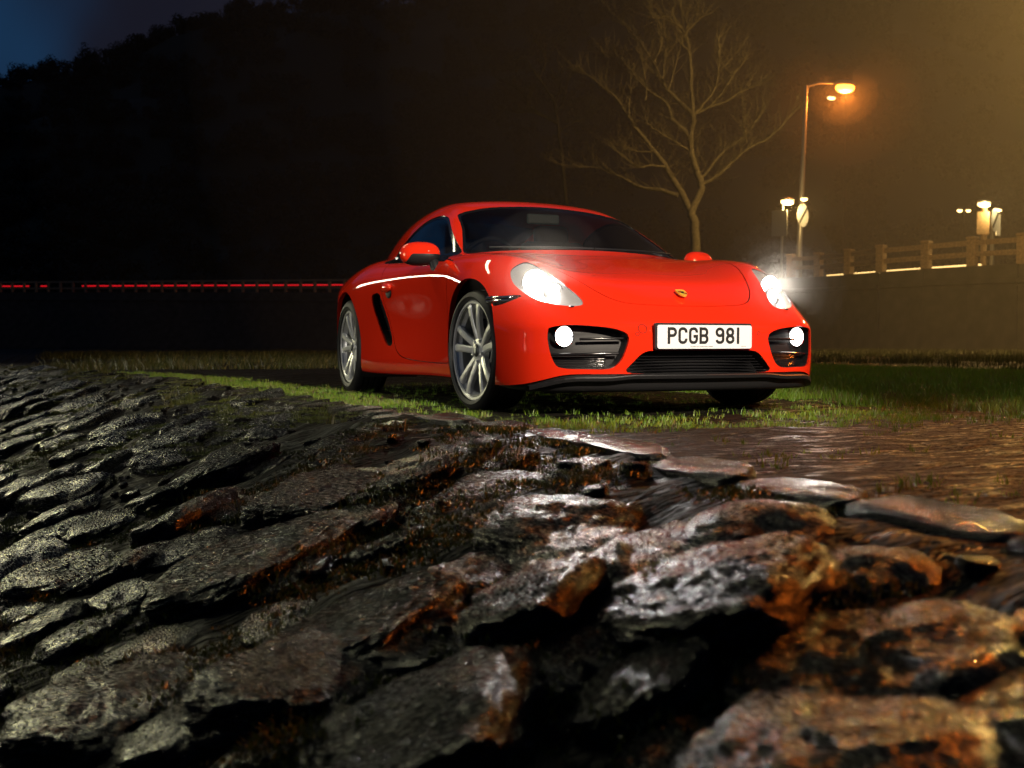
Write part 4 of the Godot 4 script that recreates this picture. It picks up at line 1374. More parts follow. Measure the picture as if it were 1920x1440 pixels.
func make_stones() -> void:
	var bank := Node3D.new()
	bank.name = "stone_bank"
	add_child(bank)
	tag(bank, "steep bank of rough wet pitched stones below the car", "", "", "structure")
	var lumps := []
	for k in 12:
		lumps.append(rock(100 + k, 0.68 + 0.05 * (k % 4), 3.0 + (k % 5), 1.0 + 0.15 * (k % 3)))
	var big := []
	for k in 6:
		big.append(rock(300 + k, 0.64 + 0.06 * (k % 3), 4.0 + k, 1.1, 72, 44))
	rng.seed = 77
	var taken_at := []
	var mats := [M.slate, M.slate, M.slate_green, M.slate_brown, M.slate]
	# the large stones one can pick out near the camera: x, z, length, height, turn, tilt
	var named := [[3.77, 1.80, 0.42, 0.19, 0.3, 0.10], [4.17, 1.79, 0.45, 0.18, 0.1, -0.12], [3.91, 2.03, 0.22, 0.12, 0.9, 0.3], [2.96, 1.73, 0.41, 0.18, 0.4, 0.12], [2.98, 2.27, 0.55, 0.18, 0.75, 0.2], [3.21, 2.44, 0.4, 0.16, 0.75, 0.22], [3.66, 2.32, 0.47, 0.19, 0.8, 0.18], [4.40, 2.02, 0.42, 0.17, 0.1, 0.05],
		[0.26, 2.15, 0.5, 0.22, 0.6, 0.12], [1.46, 1.98, 0.48, 0.18, 0.7, 0.14], [1.91, 2.31, 0.72, 0.24, 0.5, 0.1], [3.07, 2.0, 0.3, 0.15, 0.5, 0.1], [3.43, 2.0, 0.28, 0.14, 0.4, 0.12], [2.70, 2.75, 0.46, 0.18, 0.7, 0.15], [0.56, 1.70, 0.57, 0.2, 0.5, 0.1], [2.36, 1.68, 0.42, 0.17, 0.4, 0.1], [1.85, 1.75, 0.31, 0.15, 0.6, 0.15], [0.96, 2.84, 0.54, 0.22, 0.5, 0.1]]
	var k2 := 0
	for q in named:
		taken_at.append(Vector3(q[0], q[1], q[2] * 0.46))
		place_stone(bank, big[k2 % 6], mats[k2 % 5] if k2 != 2 else M.slate_pale, q[0], q[1], q[2], q[3], q[4] + PI * (k2 % 2), q[5], true)
		k2 += 1
	# a course of smaller stones close under the kerb
	for row in 2:
		var cx := 4.7 - row * 0.13
		while cx > 1.3:
			var l := rng.randf_range(0.24, 0.38)
			var cz := c_crest.at(cx) + (0.2 if row == 0 else 0.42) + rng.randf_range(-0.03, 0.05)
			var free := true
			for o in taken_at:
				if Vector2(o.x - cx, o.y - cz).length() < (o.z + l * 0.46) * 0.6:
					free = false
			if free:
				taken_at.append(Vector3(cx, cz, l * 0.46))
				place_stone(bank, lumps[rng.randi() % 12], mats[rng.randi() % 5], cx, cz, l, l * 0.5, rng.randf_range(-0.3, 0.5) + PI * (rng.randi() % 2), rng.randf_range(-0.05, 0.12))
				k2 += 1
			cx -= l * 0.85
	# the rest of the bank
	var tries := 0
	var cnt := 0
	while cnt < 270 and tries < 14000:
		tries += 1
		var x := 4.9 - pow(rng.randf(), 1.35) * 15.0
		var s := rng.randf_range(0.12, 3.3)
		var z := c_crest.at(x) + s
		if Vector2(x - 5.45, z - 2.89).length() < 0.75 or (x > 0.9 and s < 0.2):
			continue
		var dist := Vector2(x - 5.45, z - 2.89).length()
		var l := rng.randf_range(0.24, 0.46) * clampf(dist / 4.5, 0.66, 1.4)
		if x > 0.9 and s < 0.5:
			l = rng.randf_range(0.18, 0.32)
		var ok := true
		for o in taken_at:
			var dx: float = o.x - x
			var dz: float = o.y - z
			if dx * dx + dz * dz < pow((o.z + l * 0.46) * 0.68, 2.0):
				ok = false
				break
		if not ok:
			continue
		taken_at.append(Vector3(x, z, l * 0.46))
		place_stone(bank, lumps[rng.randi() % 12], mats[rng.randi() % 5], x, z, l, l * rng.randf_range(0.36, 0.55), rng.randf_range(0.1, 1.0) + PI * (rng.randi() % 2), rng.randf_range(-0.02, 0.26))
		cnt += 1
	print("stones ", cnt)
	# small packing stones between the large ones
	var mm := MultiMesh.new()
	mm.transform_format = MultiMesh.TRANSFORM_3D
	mm.mesh = rock(900, 0.65, 3.0, 1.2, 12, 8)
	var list := []
	for k in 800:
		var x := 4.9 - pow(rng.randf(), 1.3) * 16.0
		var z := c_crest.at(x) + rng.randf_range(0.02, 3.4)
		var l := rng.randf_range(0.02, 0.055)
		list.append(Transform3D(Basis.from_euler(Vector3(rng.randf_range(-0.4, 0.4), rng.randf() * TAU, rng.randf_range(-0.4, 0.4))).scaled(Vector3(l, l, l)), Vector3(x, ground_y(x, z) + 0.01, z)))
	mm.instance_count = list.size()
	for k in list.size():
		mm.set_instance_transform(k, list[k])
	var mi := MultiMeshInstance3D.new()
	mi.name = "packing_stones"
	mi.multimesh = mm
	mi.material_override = M.slate_brown
	add_child(mi)
	tag(mi, "small dark stones packed between the large bank stones", "stones", "", "stuff")
	# flat edging stones along the crest, set across it
	var edging := Node3D.new()
	edging.name = "edging"
	add_child(edging)
	tag(edging, "row of flat pinkish edging stones along the top of the bank", "", "", "structure")
	var slabs := []
	for k in 6:
		slabs.append(rock(600 + k, 0.42, 5.0, 0.7, 26, 14))
	var x := 4.9
	while x > 0.95:   # long smooth kerb blocks where the track meets the bank
		var w := rng.randf_range(0.42, 0.7)
		var a := Vector3(x, 0.0, c_crest.at(x) - 0.06)
		var e := Vector3(x - w + 0.012, 0.0, c_crest.at(x - w) - 0.06)
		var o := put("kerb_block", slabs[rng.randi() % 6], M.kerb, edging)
		var d := (e - a)
		o.transform = Transform3D(Basis(Vector3.UP, atan2(-d.z, d.x)) * Basis(Vector3.RIGHT, -0.05 + rng.randf_range(-0.04, 0.04)) * Basis.from_scale(Vector3(d.length() * 0.56, 0.14, 0.125)), (a + e) * 0.5 + Vector3(0, -0.012 + rng.randf_range(-0.006, 0.006), 0))
		x -= w
	var emats := [M.slate_pink, M.slate_pale, M.slate, M.slate_pale, M.slate_pink, M.slate_brown]
	while x > -8.0:
		var w := rng.randf_range(0.10, 0.24) if x < 1.3 else rng.randf_range(0.35, 0.75)
		var deep := rng.randf_range(0.15, 0.27) if x < 1.3 else rng.randf_range(0.12, 0.16)
		var z := c_crest.at(x) + rng.randf_range(0.0, 0.05)
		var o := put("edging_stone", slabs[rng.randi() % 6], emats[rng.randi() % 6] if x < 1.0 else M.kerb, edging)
		var b := Basis(Vector3.UP, rng.randf_range(-0.5, -0.1) if x < 1.3 else rng.randf_range(-0.1, 0.1)) * Basis(Vector3.RIGHT, rng.randf_range(0.08, 0.2) if x < 1.3 else 0.05) * Basis(Vector3.BACK, rng.randf_range(-0.08, 0.08) if x < 1.3 else rng.randf_range(-0.02, 0.02))
		o.transform = Transform3D(b * Basis.from_scale(Vector3(w * 0.54, 0.075, deep / 1.4)), Vector3(x - w * 0.5, (0.0 if x < 1.3 else 0.004) + rng.randf_range(-0.012, 0.008), z - (0.0 if x < 1.3 else 0.03)))
		x -= w

func place_stone(bank: Node3D, mesh: Mesh, m: Material, x: float, z: float, l: float, h: float, turn: float, tilt: float, big_one := false) -> void:
	var y := ground_y(x, z)
	var o := put("stone", mesh, m, bank)
	var b := Basis(Vector3.RIGHT, 0.34) * Basis(Vector3.UP, turn) * Basis(Vector3.BACK, tilt * 0.75)
	o.transform = Transform3D(b * Basis.from_scale(Vector3(l * 0.54, h * 0.72, l * 0.58 * rng.randf_range(0.9, 1.25))), Vector3(x, y - h * 0.06 - (0.045 if x < 1.3 else 0.03) * (1.0 - smoothstep(0.25, 0.6 if x > 1.6 else 0.9, z - c_crest.at(x))) + (0.02 * smoothstep(0.3, 0.5, z - c_crest.at(x)) if big_one else 0.0), z))

func blade_clump(seed_: int, blades: int, tall: float, spread: float) -> ArrayMesh:
	var r := RandomNumberGenerator.new()
	r.seed = seed_
	var s := Soup.new()
	for k in blades:
		var a := r.randf() * TAU
		var lean := Vector3(cos(a), 0, sin(a))
		var side := Vector3(-sin(a), 0, cos(a))
		var root := Vector3(r.randf_range(-1, 1), 0, r.randf_range(-1, 1)) * spread
		var h := tall * r.randf_range(0.5, 1.1)
		var bend := h * r.randf_range(0.15, 0.9)
		var wd := r.randf_range(0.0016, 0.003)
		var prev := []
		for i in 4:
			var t := i / 3.0
			var p := root + Vector3.UP * h * (t - 0.25 * t * t * bend / h) + lean * bend * t * t
			var wv := side * wd * (1.0 - t * 0.92)
			var nn := (Vector3.UP * 0.4 + lean).normalized()
			var a0 := s.vert(p - wv, nn)
			var b0 := s.vert(p + wv, nn)
			if i > 0:
				s.quad(prev[0], prev[1], b0, a0)
			prev = [a0, b0]
	return s.mesh()

func scatter(called: String, label: String, mesh: Mesh, places: Array, tints: Array, m: Material) -> void:
	var mm := MultiMesh.new()
	mm.transform_format = MultiMesh.TRANSFORM_3D
	mm.use_colors = true
	mm.mesh = mesh
	mm.instance_count = places.size()
	for k in places.size():
		mm.set_instance_transform(k, places[k])
		mm.set_instance_color(k, tints[k])
	var mi := MultiMeshInstance3D.new()
	mi.name = numbered(called)
	mi.multimesh = mm
	mi.material_override = m
	add_child(mi)
	tag(mi, label, "grass", "", "stuff")

func make_grass() -> void:
	rng.seed = 5
	var places := []
	var tints := []
	var tall := []
	var tall_t := []
	for k in 90000:
		var x := rng.randf_range(-9.0, 5.5)
		var z := rng.randf_range(-7.5, 2.8)
		var s := z - c_crest.at(x)
		if s > 0.02:
			continue
		var n := n_grass.get_noise_2d(x * 1.3, z * 1.3)
		var want := 0.0
		if x < 1.0 and s > -0.75:   # strip along the crest beside the car
			want = smoothstep(-0.75, -0.5, s) * (0.75 + n) * smoothstep(-9.0, -6.0, x)
			want *= 1.0 - 0.7 * smoothstep(-0.1, 0.0, s)
		if x > 0.75 and x < 1.75 and z > -1.2:   # in front of the bumper
			want = maxf(want, (0.75 + 1.4 * n) * smoothstep(0.75, 0.95, x) * (1.0 - smoothstep(1.35, 1.75, x)))
		if z < -1.05:   # lawn on the far side
			want = maxf(want, (0.85 + 1.2 * n) * smoothstep(-1.05, -1.45, z) * (1.0 - 0.85 * smoothstep(1.8, 3.0, x + 0.35 * z + 1.0)))
		if x > 1.6:
			want = maxf(want, 0.25 * smoothstep(0.05, 0.35, n))
		if absf(z) < 0.95 and x < 0.8 and x > -3.6:
			want = 0.12 if s < -0.3 else want
		if rng.randf() > want:
			continue
		var sc := rng.randf_range(0.6, 1.25)
		var yy := ground_y(x, z)
		var tr := Transform3D(Basis(Vector3.UP, rng.randf() * TAU).scaled(Vector3(sc, sc * rng.randf_range(0.7, 1.3), sc)), Vector3(x, yy - 0.004, z))
		var g := rng.randf()
		var c := Color(0.11, 0.24, 0.014).lerp(Color(0.24, 0.31, 0.035), g * g)
		if rng.randf() < 0.12:
			c = Color(0.17, 0.13, 0.06)
		if z < -1.3 and rng.randf() < 0.7:
			tall.append(tr)
			tall_t.append(c)
		else:
			places.append(tr)
			tints.append(c)
	print("grass ", places.size(), " ", tall.size())
	scatter("short_grass", "short wet green turf along the top of the bank and before the car", blade_clump(1, 9, 0.028, 0.03), places, tints, M.blade)
	scatter("lawn_grass", "taller bright green grass on the far side of the track", blade_clump(2, 10, 0.06, 0.045), tall, tall_t, M.blade)
	# rough turf far behind the car
	places = []
	tints = []
	for k in 26000:
		var x := -9.0 - pow(rng.randf(), 1.5) * 45.0 if k % 2 else rng.randf_range(-40.0, 4.0)
		var z := rng.randf_range(-30.0, 3.0)
		if z > c_crest.at(x) - 0.1 or (x > -9.0 and z > -7.5):
			continue
		if n_grass.get_noise_2d(x * 0.25, z * 0.25) < -0.12:
			continue
		var sc := rng.randf_range(1.6, 3.4)
		places.append(Transform3D(Basis(Vector3.UP, rng.randf() * TAU).scaled(Vector3(sc, sc * 0.8, sc)), Vector3(x, ground_y(x, z) - 0.01, z)))
		tints.append(Color(0.08, 0.07, 0.025).lerp(Color(0.05, 0.07, 0.015), rng.randf()))
	scatter("field_grass", "rough brownish grass of the dark field behind the car", blade_clump(3, 9, 0.07, 0.07), places, tints, M.blade)
	# tufts and moss between the stones
	places = []
	tints = []
	var moss := []
	var moss_t := []
	for k in 9000:
		var x := 4.8 - pow(rng.randf(), 1.2) * 16.0
		var s := rng.randf_range(0.03, 3.2)
		var z := c_crest.at(x) + s
		var n := n_grass.get_noise_2d(x * 0.9 + 40.0, z * 0.9)
		if n < 0.02:
			continue
		var yy := ground_y(x, z)
		if Vector2(x - 5.45, z - 2.89).length() < 1.2:
			continue
		if k % 6 < 1:
			var sc := rng.randf_range(0.8, 1.9) * (0.6 if Vector2(x - 5.45, z - 2.89).length() < 2.6 else 1.0)
			places.append(Transform3D(Basis(Vector3.UP, rng.randf() * TAU).scaled(Vector3(sc, sc, sc)), Vector3(x, yy + 0.0, z)))
			tints.append(Color(0.10, 0.085, 0.03).lerp(Color(0.06, 0.085, 0.012), rng.randf()))
		else:
			var sc := rng.randf_range(0.7, 1.6)
			moss.append(Transform3D(Basis(Vector3.UP, rng.randf() * TAU).scaled(Vector3(sc, sc * 0.7, sc)), Vector3(x, yy + 0.02, z)))
			moss_t.append(Color(0.075, 0.085, 0.01).lerp(Color(0.04, 0.06, 0.01), rng.randf()))
	scatter("bank_tufts", "small tufts of dry and green grass between the bank stones", blade_clump(4, 12, 0.042, 0.03), places, tints, M.blade)
	scatter("moss", "low cushions of dark green moss in the gaps of the bank", blade_clump(6, 60, 0.014, 0.045), moss, moss_t, M.blade)

# ---------------------------------------------------------------- road wall, fence, lamps, signs, trees, hill
const EYE := Vector3(5.4517, 0.3706, 2.8888)
const AHEAD := Vector3(-0.924, 0.0, -0.3826)
const ASIDE := Vector3(0.3826, 0.0, -0.924)

func beam(a: Vector3, b: Vector3, w: float, h: float, bevel := 0.01) -> Soup:
	var d := b - a
	var x := d.normalized()
	var z := x.cross(Vector3.UP).normalized()
	var y := z.cross(x)
	return box_soup(Vector3(d.length(), h, w), bevel, Transform3D(Basis(x, y, z), (a + b) * 0.5))

func omni(parent: Node3D, at: Vector3, c: Color, e: float, size: float) -> void:
	var l := OmniLight3D.new()
	l.name = "light"
	l.light_color = c
	l.light_energy = e
	l.light_size = size
	l.omni_range = 400.0
	l.omni_attenuation = 2.0
	l.shadow_enabled = true
	parent.add_child(l)
	l.position = at

func make_road() -> void:
	# the line of the road: foot of the fence from the right of the picture to the far left
	var path := [Vector3(-5.0, 3.2, -36.5), Vector3(-18.0, 3.28, -33.3), Vector3(-24.72, 3.32, -31.78), Vector3(-26.65, 3.32, -31.31), Vector3(-28.92, 3.37, -31.08), Vector3(-30.87, 3.37, -30.62), Vector3(-33.02, 3.36, -30.25), Vector3(-35.65, 3.38, -30.4), Vector3(-38.55, 3.44, -30.9), Vector3(-42.63, 3.6, -31.6), Vector3(-55.0, 3.75, -28.0), Vector3(-76.59, 4.03, -18.80), Vector3(-81.74, 4.18, -15.45), Vector3(-91.82, 4.47, -8.23), Vector3(-101.61, 4.73, -0.45), Vector3(-110.45, 4.95, 7.70), Vector3(-140.0, 5.3, 36.0)]
	var wall := Soup.new()
	var cope := Soup.new()
	var road := Soup.new()
	for i in path.size() - 1:
		var a: Vector3 = path[i]
		var b: Vector3 = path[i + 1]
		var out := (b - a).cross(Vector3.UP).normalized()
		if out.dot(EYE - a) < 0.0:
			out = -out
		var fa := a + out * 0.28
		var fb := b + out * 0.28
		wall.flat_quad(Vector3(fa.x, -0.5, fa.z), Vector3(fb.x, -0.5, fb.z), fb + Vector3.DOWN * 0.75, fa + Vector3.DOWN * 0.75, out)
		# projecting string course, then the parapet base above it
		for q in [[0.28, -0.75, 0.40, -0.73], [0.40, -0.73, 0.40, -0.58], [0.40, -0.58, 0.26, -0.56], [0.26, -0.56, 0.26, -0.03], [0.26, -0.03, -0.3, 0.0]]:
			cope.flat_quad(a + out * q[0] + Vector3.UP * q[1], b + out * q[0] + Vector3.UP * q[1], b + out * q[2] + Vector3.UP * q[3], a + out * q[2] + Vector3.UP * q[3], out + Vector3.UP * 0.6)
		road.flat_quad(a - out * 0.3, b - out * 0.3, b - out * 9.0, a - out * 9.0, Vector3.UP)
	var wn := thing("retaining_wall", "long dark concrete retaining wall carrying the road behind the field", "wall")
	put("wall_face", wall.mesh(), M.concrete, wn)
	put("coping", cope.mesh(), M.concrete, wn)
	tag(put("road", road.mesh(), M.asphalt), "raised road behind the fence", "", "", "structure")
	# fence
	var fr := thing("roadside_fence", "pale two rail timber fence on the raised road at the right", "fence")
	var posts := [Vector3(-42.63, 3.69, -32.51), Vector3(-38.55, 3.44, -31.10), Vector3(-35.65, 3.37, -30.52), Vector3(-33.02, 3.33, -30.07), Vector3(-30.87, 3.35, -30.55), Vector3(-28.92, 3.37, -31.08), Vector3(-26.65, 3.32, -31.31), Vector3(-24.72, 3.32, -31.78), Vector3(-22.6, 3.3, -32.3)]
	for p in posts:
		var s := Soup.new()
		s.add(box_soup(Vector3(0.34, 1.05, 0.34), 0.02, Transform3D(Basis(Vector3.UP, 0.3), p + Vector3(0, 0.5, 0))))
		s.add(box_soup(Vector3(0.4, 0.12, 0.4), 0.05, Transform3D(Basis(Vector3.UP, 0.3), p + Vector3(0, 1.09, 0))))
		put("post", s.mesh(), M.timber, fr)
	for i in posts.size() - 1:
		for hh in [0.9, 0.45]:
			put("rail", beam(posts[i] + Vector3.UP * hh, posts[i + 1] + Vector3.UP * hh, 0.1, 0.2).mesh(), M.timber, fr)
	var fl := thing("far_fence", "low dark fence along the far road at the left edge", "fence")
	var prev := Vector3.ZERO
	var start := Vector3(-110.45, 4.95, 7.70)
	var mids := [Vector3(-110.45, 4.95, 7.70), Vector3(-101.61, 4.73, -0.45), Vector3(-91.82, 4.47, -8.23), Vector3(-81.74, 4.18, -15.45), Vector3(-76.59, 4.03, -18.80), Vector3(-66.0, 3.9, -23.8)]
	var k := 0
	for i in mids.size() - 1:
		var parts: int = [8, 8, 8, 4, 8][i]
		for j in parts:
			var p: Vector3 = mids[i].lerp(mids[i + 1], float(j) / parts)
			put("post", box_soup(Vector3(0.2, 1.0, 0.2), 0.03, Transform3D(Basis(Vector3.UP, 0.7), p + Vector3(0, 0.5, 0))).mesh(), M.timber, fl)
			if k > 0:
				for hh in [0.92, 0.35]:
					put("rail", beam(prev + Vector3.UP * hh, p + Vector3.UP * hh, 0.1, 0.16).mesh(), M.timber, fl)
			prev = p
			k += 1
	# added glowing tubes imitating vehicle light trails behind the fences
	var strip := thing("red_trail_tube", "added red glowing tube imitating a tail light trail behind the far fence", "light trail", mids[0])
	for sg in [[0.0, 0.07, M.trail_red], [0.1, 0.115, M.trail_red], [0.20, 0.91, M.trail_red], [0.925, 0.935, M.trail_amber], [0.945, 0.99, M.trail_amber]]:
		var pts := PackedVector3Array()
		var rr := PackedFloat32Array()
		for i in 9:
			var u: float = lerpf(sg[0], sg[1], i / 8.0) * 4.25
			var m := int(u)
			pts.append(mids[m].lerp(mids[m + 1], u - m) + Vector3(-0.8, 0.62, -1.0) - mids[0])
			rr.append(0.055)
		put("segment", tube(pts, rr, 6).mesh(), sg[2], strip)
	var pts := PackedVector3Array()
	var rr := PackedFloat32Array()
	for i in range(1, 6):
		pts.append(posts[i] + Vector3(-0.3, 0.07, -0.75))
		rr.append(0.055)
	var wh := put("cream_trail_tube", tube(pts, rr, 6).mesh(), M.trail_cream)  # added glowing tube for a light trail, no fitting stands here
	tag(wh, "added cream glowing tube imitating a vehicle light trail behind the right fence", "light trail")

func lamp_head(parent: Node3D, at: Vector3, size: Vector3, m: Material, turn: float) -> void:
	var hd := put("lamp_housing", ball(size * Vector3(1.1, 0.75, 1.15), 16, Transform3D(Basis(Vector3.UP, turn), at + Vector3(0, size.y * 0.75, 0))).mesh(), M.steel, parent)
	put("lamp_glass", ball(size, 16, Transform3D(Basis(Vector3.UP, turn), at)).mesh(), m, hd)

func make_lamps() -> void:
	var t := thing("street_lamp", "tall orange street lamp on a slim pole rising behind the right fence", "street lamp", Vector3(-44.31, 3.6, -34.23))
	put("pole", tube(PackedVector3Array([Vector3(0, 0, 0), Vector3(-0.05, 2.0, -0.1), Vector3(-0.19, 10.4, -0.54)]), PackedFloat32Array([0.2, 0.15, 0.1]), 10).mesh(), M.steel, t)
	put("arm", tube(PackedVector3Array([Vector3(-0.19, 10.35, -0.54), Vector3(0.1, 10.55, -1.2), Vector3(0.5, 10.5, -2.2)]), PackedFloat32Array([0.08, 0.07, 0.06]), 8).mesh(), M.steel, t)
	lamp_head(t, Vector3(0.6, 10.28, -2.45), Vector3(0.42, 0.26, 0.6), M.lamp_sodium, 0.2)
	omni(t, Vector3(0.6, 9.85, -2.45), Color(1.0, 0.55, 0.2), 45.0, 0.35)
	t = thing("far_street_lamp", "small distant lamp just below the tall orange street lamp", "street lamp", Vector3(-56.4, 4.0, -46.4))
	put("pole", tube(PackedVector3Array([Vector3(-0.3, 0, -0.8), Vector3(-0.3, 12.7, -0.8)]), PackedFloat32Array([0.1, 0.05]), 6).mesh(), M.stand_black, t)
	put("arm", tube(PackedVector3Array([Vector3(-0.3, 12.7, -0.8), Vector3(0.05, 12.72, 0.5)]), PackedFloat32Array([0.05, 0.04]), 6).mesh(), M.stand_black, t)
	lamp_head(t, Vector3(0.08, 12.57, 0.68), Vector3(0.2, 0.11, 0.36), M.lamp_warm, 0.3)
	# a lamp just past the right edge of the picture, whose glow fills the added haze there
	t = thing("yellow_street_lamp", "yellow street lamp past the right edge lighting the added haze", "street lamp", Vector3(-11.5, 0.0, -21.5))
	put("pole", tube(PackedVector3Array([Vector3(0, 0, 0), Vector3(0, 9.0, 0)]), PackedFloat32Array([0.12, 0.07]), 8).mesh(), M.steel, t)
	put("arm", tube(PackedVector3Array([Vector3(0, 9.0, 0), Vector3(-0.2, 9.2, 1.2)]), PackedFloat32Array([0.06, 0.05]), 6).mesh(), M.steel, t)
	lamp_head(t, Vector3(-0.2, 9.0, 1.4), Vector3(0.25, 0.16, 0.4), M.lamp_warm, 0.0)
	omni(t, Vector3(-0.2, 8.7, 1.4), Color(1.0, 0.8, 0.44), 165.0, 0.3)
	t = thing("orange_street_lamp", "orange street lamp right of the picture shining across the stones", "street lamp", Vector3(0.5, 0.0, -12.5))
	put("pole", tube(PackedVector3Array([Vector3(0, 0, 0), Vector3(0, 6.4, 0)]), PackedFloat32Array([0.1, 0.06]), 8).mesh(), M.steel, t)
	put("arm", tube(PackedVector3Array([Vector3(0, 6.4, 0), Vector3(0.1, 6.55, 0.9)]), PackedFloat32Array([0.05, 0.045]), 6).mesh(), M.steel, t)
	lamp_head(t, Vector3(0.1, 6.35, 1.1), Vector3(0.2, 0.13, 0.32), M.lamp_sodium, 0.0)
	var sp := SpotLight3D.new()
	sp.name = "light"
	sp.light_color = Color(1.0, 0.5, 0.14)
	sp.light_energy = 200.0
	sp.light_size = 0.25
	sp.spot_angle = 17.0
	sp.spot_angle_attenuation = 0.8
	sp.spot_range = 60.0
	sp.shadow_enabled = true
	t.add_child(sp)
	var head := Vector3(0.1, 6.05, 1.1)
	sp.transform = Transform3D(Basis.looking_at((Vector3(3.9, -0.2, 1.7) - t.position - head).normalized(), Vector3.UP), head)

func make_glow_haze() -> void:
	# haze shells, one inside another, added so the lamps seem to glare
	var shells := [[Vector3(-43.7, 13.4, -36.6), Vector3(3.6, 3.0, 3.6), 0.012], [Vector3(-43.7, 13.0, -36.6), Vector3(8.0, 6.6, 8.0), 0.004]]
	for sg in [1.0, -1.0]:   # added balls of haze imitating glare round the headlights
		for q in [[0.14, 0.16], [0.24, 0.09], [0.36, 0.046], [0.5, 0.02], [0.7, 0.008]]:
			shells.append([Vector3(0.50, 0.66, 0.683 * sg), Vector3(q[0], q[0], q[0]), q[1]])
	for i in 4:
		var u := i / 3.0
		shells.append([Vector3(-15.0, 9.0, -25.0).lerp(Vector3(-32.0, 12.0, -42.0), u), Vector3(34.0, 26.0, 28.0).lerp(Vector3(120.0, 80.0, 92.0), u), 0.0028 * (1.0 - 0.86 * u)])
	for q in shells:
		var f := FogVolume.new()
		f.name = numbered("glow_haze")
		f.shape = RenderingServer.FOG_VOLUME_SHAPE_ELLIPSOID
		f.size = q[1]
		var m := FogMaterial.new()
		m.density = q[2]
		m.albedo = Color(1.0, 0.97, 0.92)
		f.material = m
		add_child(f)
		f.position = q[0]
		tag(f, "thin haze added to imitate glare round the lamps", "glow_haze", "", "stuff")

func round_sign(called: String, label: String, foot: Vector3, mid: Vector3, r: float) -> Node3D:
	var t := thing(called, label, "road sign", foot, "round signs with a black diagonal bar")
	var up := mid - foot
	put("pole", tube(PackedVector3Array([Vector3.ZERO, Vector3(up.x, up.y + r * 0.6, up.z)]), PackedFloat32Array([0.09, 0.07]), 8).mesh(), M.steel, t)
	# the face looks towards the road user, half turned from the camera
	var face := (AHEAD * -0.66 + ASIDE * 0.75).normalized()
	var b := Basis(Vector3.UP.cross(face), Vector3.UP, face)
	put("disc", lathe(PackedVector2Array([Vector2(r, -0.03), Vector2(r, 0.0), Vector2(0.0, 0.001)]), 36, 0.3).mesh(), M.sign_white, t, Transform3D(b, up + face * 0.1))
	put("bar", box_soup(Vector3(r * 1.92, r * 0.26, 0.012), 0.0, Transform3D(Basis(Vector3.BACK, 0.78), Vector3(0, 0, 0.012))).mesh(), M.sign_black, t, Transform3D(b, up + face * 0.1))
	return t

func make_signs() -> void:
	var t := round_sign("round_sign", "white round sign with black diagonal bar under the tall street lamp", Vector3(-42.65, 3.6, -32.99), Vector3(-42.70, 6.86, -33.19), 0.6)
	put("lamp_arm", tube(PackedVector3Array([Vector3(0, 3.7, -0.2), Vector3(0.5, 4.0, 0.1)]), PackedFloat32Array([0.03, 0.03]), 6).mesh(), M.steel, t)
	lamp_head(t, Vector3(0.55, 4.0, 0.1), Vector3(0.16, 0.09, 0.22), M.lamp_warm, 0.5)
	omni(t, Vector3(0.75, 3.55, -0.35), Color(1.0, 0.85, 0.55), 2.2, 0.1)
	t = thing("lit_sign_post", "lit rectangular sign on a thin pole left of the round sign", "road sign", Vector3(-42.17, 3.5, -31.58))
	put("pole", tube(PackedVector3Array([Vector3.ZERO, Vector3(-0.05, 3.95, -0.1)]), PackedFloat32Array([0.07, 0.06]), 8).mesh(), M.steel, t)
	put("panel", box_soup(Vector3(0.08, 1.3, 0.8), 0.02, Transform3D(Basis(Vector3.UP, -0.95), Vector3(-0.1, 2.85, 0.05))).mesh(), M.sign_back, t)
	lamp_head(t, Vector3(0.05, 3.92, -0.3), Vector3(0.22, 0.16, 0.42), M.lamp_warm, 0.2)
	omni(t, Vector3(0.3, 3.6, -0.35), Color(1.0, 0.82, 0.5), 9.0, 0.2)
	t = round_sign("round_sign", "white round sign with black diagonal bar near the right edge", Vector3(-30.3, 3.3, -33.5), Vector3(-30.12, 5.37, -33.34), 0.48)
	omni(t, Vector3(0.55, 2.75, 0.1), Color(1.0, 0.88, 0.6), 1.6, 0.1)
	t = thing("lit_roadside_sign", "lit orange sign panel behind the right round sign", "road sign", Vector3(-30.75, 3.3, -33.5))
	put("pole", tube(PackedVector3Array([Vector3.ZERO, Vector3(0, 2.9, 0.0)]), PackedFloat32Array([0.12, 0.12]), 8).mesh(), M.timber, t)
	put("panel", box_soup(Vector3(0.08, 0.95, 0.5), 0.02, Transform3D(Basis(Vector3.UP, -0.55), Vector3(0.1, 2.0, 0.16))).mesh(), M.timber, t)
	put("panel", box_soup(Vector3(0.08, 0.9, 0.34), 0.02, Transform3D(Basis(Vector3.UP, 0.35), Vector3(0.15, 1.95, -0.62))).mesh(), M.sign_white, t)
	lamp_head(t, Vector3(0.12, 2.78, 0.14), Vector3(0.2, 0.13, 0.4), M.lamp_warm, 0.3)
	lamp_head(t, Vector3(0.2, 2.56, -0.55), Vector3(0.12, 0.07, 0.22), M.lamp_warm, 0.3)
	omni(t, Vector3(0.45, 2.45, -0.1), Color(1.0, 0.85, 0.55), 3.5, 0.15)
	t = thing("distant_lamp", "pair of small white lamps far off left of the right sign", "street lamp", Vector3(-41.05, 3.8, -42.45))
	put("pole", tube(PackedVector3Array([Vector3.ZERO, Vector3(0, 3.6, 0)]), PackedFloat32Array([0.06, 0.04]), 6).mesh(), M.stand_black, t)
	lamp_head(t, Vector3(-0.08, 3.54, 0.22), Vector3(0.12, 0.1, 0.19), M.lamp_warm, 0.4)
	lamp_head(t, Vector3(0.08, 3.54, -0.22), Vector3(0.12, 0.09, 0.17), M.lamp_warm, 0.4)

